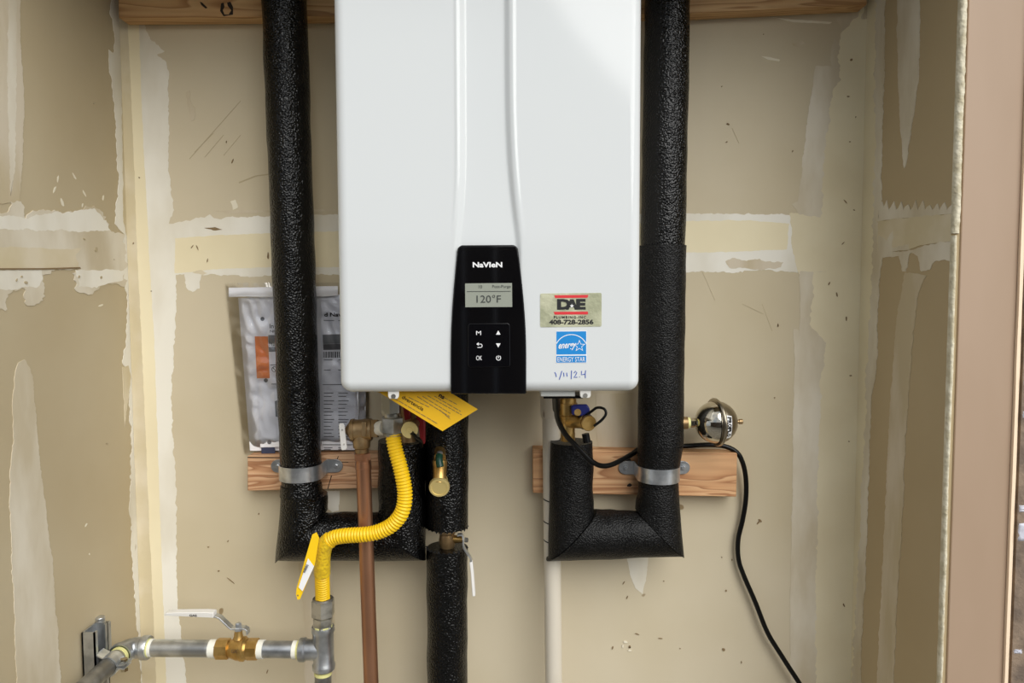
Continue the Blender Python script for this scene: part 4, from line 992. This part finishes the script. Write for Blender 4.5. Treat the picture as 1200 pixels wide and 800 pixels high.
# elbow: from +X to -Y (towards the viewer)
ec = onl(150.5); er = .020
arc = [ec + Vector((er + .014, 0, 0))]
for k in range(10):
    a = PI / 2 * k / 9
    arc.append(ec + Vector((er - er * math.sin(a), -er + er * math.cos(a), 0)))
arc.append(ec + Vector((0, -er - .010, 0)))
el = MB().tube(arc, RP * 1.22, 28)
el.lathe(arc[0] + Vector((.003, 0, 0)), (-1, 0, 0), [(0, RP), (0, RP * 1.36), (.002, RP * 1.42), (.011, RP * 1.42), (.014, RP * 1.22)], 32)
el.lathe(arc[-1], (0, 1, 0), [(0, RP), (0, RP * 1.34), (.002, RP * 1.40), (.009, RP * 1.40), (.012, RP * 1.22)], 32)
el.build('elbow', 'iron', GP, ang=35)
e2 = arc[-1]
MB().tube([e2 + Vector((0, .003, 0)), e2 - Vector((0, .007, 0))], RP * 1.10, 28).build('thread_tape', 'ptfe_y', GP)
MB().tube([e2, Vector((e2.x, .93, e2.z))], RP, 28).build('pipe_length', 'iron_dk', GP)
# valve
BVv = thing('ball_valve', onl(278), 'brass gas ball valve in the steel pipe with a long white-gripped lever', 'valve')
def hexs(a, b, r, ph=.2): return MB().lathe(onl(a), (1, 0, 0.0), [(0, r * .9), (.001, r), ((onl(b) - onl(a)).length - .001, r), ((onl(b) - onl(a)).length, r * .9)], 8, ph)
hexs(254, 269, S(12.3, YG2)).build('hex_end', 'brass', BVv)
hexs(290, 303, S(12.6, YG2), .3).build('hex_end', 'brass', BVv)
MB().lathe(onl(268), (1, 0, 0), [(0, S(9.5, YG2)), (.003, S(10.5, YG2)), (.012, S(12.4, YG2)), (.016, S(13.4, YG2)), (.022, S(13.4, YG2)), (.023, S(14.5, YG2)), (.028, S(14.5, YG2)), (.030, S(13, YG2)), (.034, S(12, YG2))], 32).build('valve_body', 'brass', BVv, ang=25)
text('GAS', 'lettering', 'bronze', BVv, U(271, 765, YG2 - S(13, YG2)), EX, EZ, S(9, YG2), S(5, YG2), bold=.03, thick=.001)
st_ = U(279.5, 748, YG2)
MB().lathe(st_, (0, 0, 1), [(0, .0095), (.006, .0075), (.016, .0065), (.018, .0065)], 20).build('valve_stem', 'brass', BVv)
MB().lathe(U(279.5, 738, YG2), (0, 0, 1), [(0, .0085), (.005, .0085)], 6, .2).lathe(U(279.5, 734.5, YG2), (0, 0, 1), [(0, .0058), (.006, .0055), (.008, .0040)], 6).build('nut', 'galv', BVv)
hd = strip(MB(), [U(291, 742, YG2), U(290.5, 737, YG2), U(287, 735, YG2), U(272, 735.5, YG2), U(268, 732, YG2), U(258, 722.5, YG2), U(254, 721, YG2), U(245, 720.5, YG2)], .014, .0025).build('lever', 'galv', BVv, bevel=.0004, label='bent steel lever with a white grip')
gp = MB().prism([U(250, 724, YG2 - .008), U(250, 718, YG2 - .008), U(240, 717.4, YG2 - .008), U(205, 717.8, YG2 - .008), U(194, 718.6, YG2 - .006), U(192, 720, YG2 - .004), U(194, 721.2, YG2 - .006)], (0, .016, 0)).build('grip', 'dip', hd, bevel=.001)
text('GAS', 'lettering', 'print_b', gp, U(222, 722, YG2 - .0082), Vector((1, 0, -.03)), EZ, S(9, YG2), S(2.6, YG2), bold=.03, thick=.0004)
# strut bracket and pipe clamp on the left wall
SB = thing('strut_bracket', (XL, 1.28, U(108, 790, 1.28).z), 'short grey steel strut bracket clamping the gas pipe to the left wall', 'bracket')
zt = UX(104, 746, XL + .02).z + .004; zb_ = zt - .11
def yx(px, X): return UX(px, 770, X).y
y0, y1 = 1.207, 1.248
ch = MB()
xw = XL + .004; xo = XL + .026
ch.box((xw, y0, zb_), (xw + .0025, y1, zt)); ch.box((xw, y0, zb_), (xo, y0 + .0025, zt)); ch.box((xw, y1 - .0025, zb_), (xo, y1, zt))
ch.box((xo - .0025, y0, zb_), (xo, y0 + .009, zt)); ch.box((xo - .0025, y1 - .009, zb_), (xo, y1, zt))
ch.build('strut_channel', 'iron', SB)
MB().tube([Vector((XL + .006, y1 + .012, zt - .03)), Vector((XL + .006, y1 + .012, zt + .004))], .008, 16).box((XL + .0005, y1 + .001, zb_), (XL + .016, y1 + .028, zt - .01)).build('back_plate', 'iron', SB, bevel=.001)
cy = 1.222
pc = Vector((e2.x, cy, e2.z))
half = []
for k in range(21):
    a = PI * k / 20 ; half.append((math.cos(a) * -1 * 0 + 0, a))
for s_ in (1, -1):
    pth = [Vector((xo - .002, cy, pc.z + s_ * (RP + .006)))]
    for k in range(13):
        a = math.radians(115 - 110 * k / 12)
        pth.append(Vector((pc.x + math.cos(a) * (RP + .0016), cy, pc.z + s_ * math.sin(a) * (RP + .0016))))
    pth.append(Vector((pc.x + RP + .014, cy, pc.z + s_ * .0035)))
    strip(MB(), pth, .024, .0022).build('clamp_half', 'galv', SB, ang=40)
MB().lathe(Vector((pc.x + RP + .008, cy, pc.z + .009)), (0, 0, -1), [(0, .0025), (0, .0062), (.003, .0062), (.003, .003), (.017, .003), (.017, .0062), (.021, .0062)], 6).build('clamp_bolt', 'chrome', SB)

# ------------------------------------------------------------------ bag of manuals leaning on the left board
zb0 = U(330, 531, 1.385).z
def sheet(name, c, Y, th, m, label, cat='booklet'):
    o = MB().prism(quadpx(c, Y), (0, th, 0)).build(name, m, None); tag(o, label, cat, 'papers in the clear bag'); return o
sh1 = sheet('paper_sheet', [(279, 349), (396, 346), (397, 527), (293, 528)], 1.392, .003, 'sheet', 'white paper backing behind the punched booklet in the clear bag', 'paper')
bk = sheet('booklet', [(299, 360), (352, 359), (355, 523), (305, 524)], 1.387, .004, 'sheet', 'white punched manual with an orange tab, in the clear bag, mostly behind the left pipe')
YD = 1.3866
def dpart(c, m, par, name): return MB().prism(quadpx(c, YD - .0003), (0, .0003, 0)).build(name, m, par)
dpart([(298.5, 394), (314, 394), (316, 443), (301, 443)], 'orange', bk, 'orange_tab'); dpart([(314.4, 392.5), (352, 392), (352, 411.5), (315, 412)], 'band_g', bk, 'title_band')
dpart([(306, 524.5), (322, 524), (322.5, 531), (306.5, 531.5)], 'navy', bk, 'navy_tab')
for (x, y) in [(307.5, 373.5), (311.5, 445.5), (315.5, 518)]:
    MB().lathe(U(x, y, YD - .0004), (0, 1, 0), [(0, .0038), (.0004, .0038)], 16).build('punch_hole', 'print_g', bk)
def dtext(s, x, y, w, h, m, par, bold=0): return text(s, 'lettering', m, par, U(x, y, YD - .0006), EX, EZ, S(w, YD), S(h, YD), bold=bold)
dtext('Installation', 316, 384.5, 33, 5.2, 'print_b', bk); dtext('NPE', 316.4, 389.5, 9, 3, 'print_b', bk); dtext('ation', 315, 406.5, 17, 5.2, 'print_w', bk, .03)
bl = MB()
for (a, b_, c_) in [(317, 427, 32), (318, 449.5, 30)]:
    bl.prism(quadpx([(a, b_), (a + c_, b_), (a + c_, b_ + .8), (a, b_ + .8)], YD - .0004), (0, .0003, 0))
bl.build('printed_lines', 'print_g', bk)
mb = MB()
for q in arcpoly(321.5, 432.5, 3, 0, 360, .7): mb.prism(quadpx(q, YD - .0004), (0, .0003, 0))
mb.prism(quadpx([(319.3, 430.6), (319.9, 430), (323.7, 434.4), (323.1, 435)], YD - .0004), (0, .0003, 0)).build('no_symbol', 'print_g', bk)
mb = MB().prism(quadpx([(322, 470), (334, 466), (334, 490), (323, 488)], YD - .0004), (0, .0003, 0)).build('printed_picture', 'band_g', bk)
ds = sheet('booklet', [(376, 345), (419, 345), (420.5, 527), (377, 527)], 1.3875, .003, 'sheet_g', 'light grey printed manual in the clear bag between left pipe and heater')
YD = 1.387
dtext('d Navien', 380, 371, 30, 4.8, 'print_b', ds, .03)
dpart([(378, 392), (412, 391), (413, 402), (378.5, 403)], 'band_g', ds, 'title_band'); dpart([(378.5, 403.2), (413, 402.2), (413, 409), (379, 410)], 'print_g', ds, 'title_band')
mb = MB(); x = 379
while x < 404:
    w = random.choice([.4, .7, 1.0]); mb.prism(quadpx([(x, 412), (x + w, 412), (x + w, 419), (x, 419)], YD - .0004), (0, .0003, 0)); x += w + random.choice([.5, .8, 1.1])
mb.build('barcode', 'print_b', ds, kind='stuff')
mb = MB()
for k, y in enumerate([375, 421, 433, 460, 464, 469, 473, 478, 482, 486, 491, 494, 499, 503, 507, 511, 524, 526]):
    for x in (379.5, 396.5):
        L = 12 - (k * 7 % 5); mb.prism(quadpx([(x, y), (x + L, y), (x + L, y + .8), (x, y + .8)], YD - .0004), (0, .0003, 0))
for y in (450, 520.5): mb.prism(quadpx([(378, y), (414, y), (414, y + .8), (378, y + .8)], YD - .0004), (0, .0003, 0))
mb.build('printed_lines', 'print_g', ds, kind='stuff')
sh2 = sheet('paper_sheet', [(400, 350), (427, 350), (429, 527), (400, 527)], 1.3945, .0015, 'sheet_g', 'grey paper sheet edge just right of the printed manual, left of the relief valve', 'paper')
# the clear bag itself
vs = []; fs = []; NX, NZ = 70, 90
for i in range(NZ + 1):
    for j in range(NX + 1):
        s_, t = j / NX, i / NZ
        px = (264 + 22 * t) * (1 - s_) + (431 + 1 * t) * s_; py = 331 + 199 * t
        ed = min(s_, 1 - s_) * 10; ed2 = min(t, 1 - t) * 12
        e = max(0, min(1, ed)) * max(.25, min(1, ed2))
        n1 = noise.noise(Vector((s_ * 5 + t * 2, t * 7, 2.2))); n2 = abs(noise.noise(Vector((s_ * 13 - t * 5, t * 11 + s_ * 7, 5))))
        if t < .1: n2 += .6 * abs(noise.noise(Vector((s_ * 3, t * 60, 8))))
        Y = 1.3985 - .0135 * e - .0030 * n1 * e - .0060 * n2 * (1.0 - .35 * e)
        vs.append(U(px, py, min(Y, 1.3988)))
for i in range(NZ):
    for j in range(NX): a = i * (NX + 1) + j; fs.append((a, a + 1, a + NX + 2, a + NX + 1))
bag = MB().add(vs, fs).build('plastic_bag', 'clear', None, ang=180); tag(bag, 'clear crinkled plastic bag of manuals on the wall behind the left pipe', 'bag')
mb = MB(); vs = []; fs = []
for i in range(5):
    for j in range(41):
        s_ = j / 40; py = 337 + (11 + 2 * noise.noise(Vector((s_ * 4, 1, 1)))) * i / 4 - 2 * s_; px = 268 + 128 * s_
        vs.append(U(px, py, 1.3825 - .004 * math.sin(i / 4 * PI) - .003 * noise.noise(Vector((s_ * 9, i * .8, 1)))))
for i in range(4):
    for j in range(40): a = i * 41 + j; fs.append((a, a + 1, a + 42, a + 41))
M['zip'] = mat('bag_header', srgb(222, 222, 226), .25)
mb.add(vs, fs).build('sealed_header', 'zip', bag, ang=180, label='whitish folded top strip')
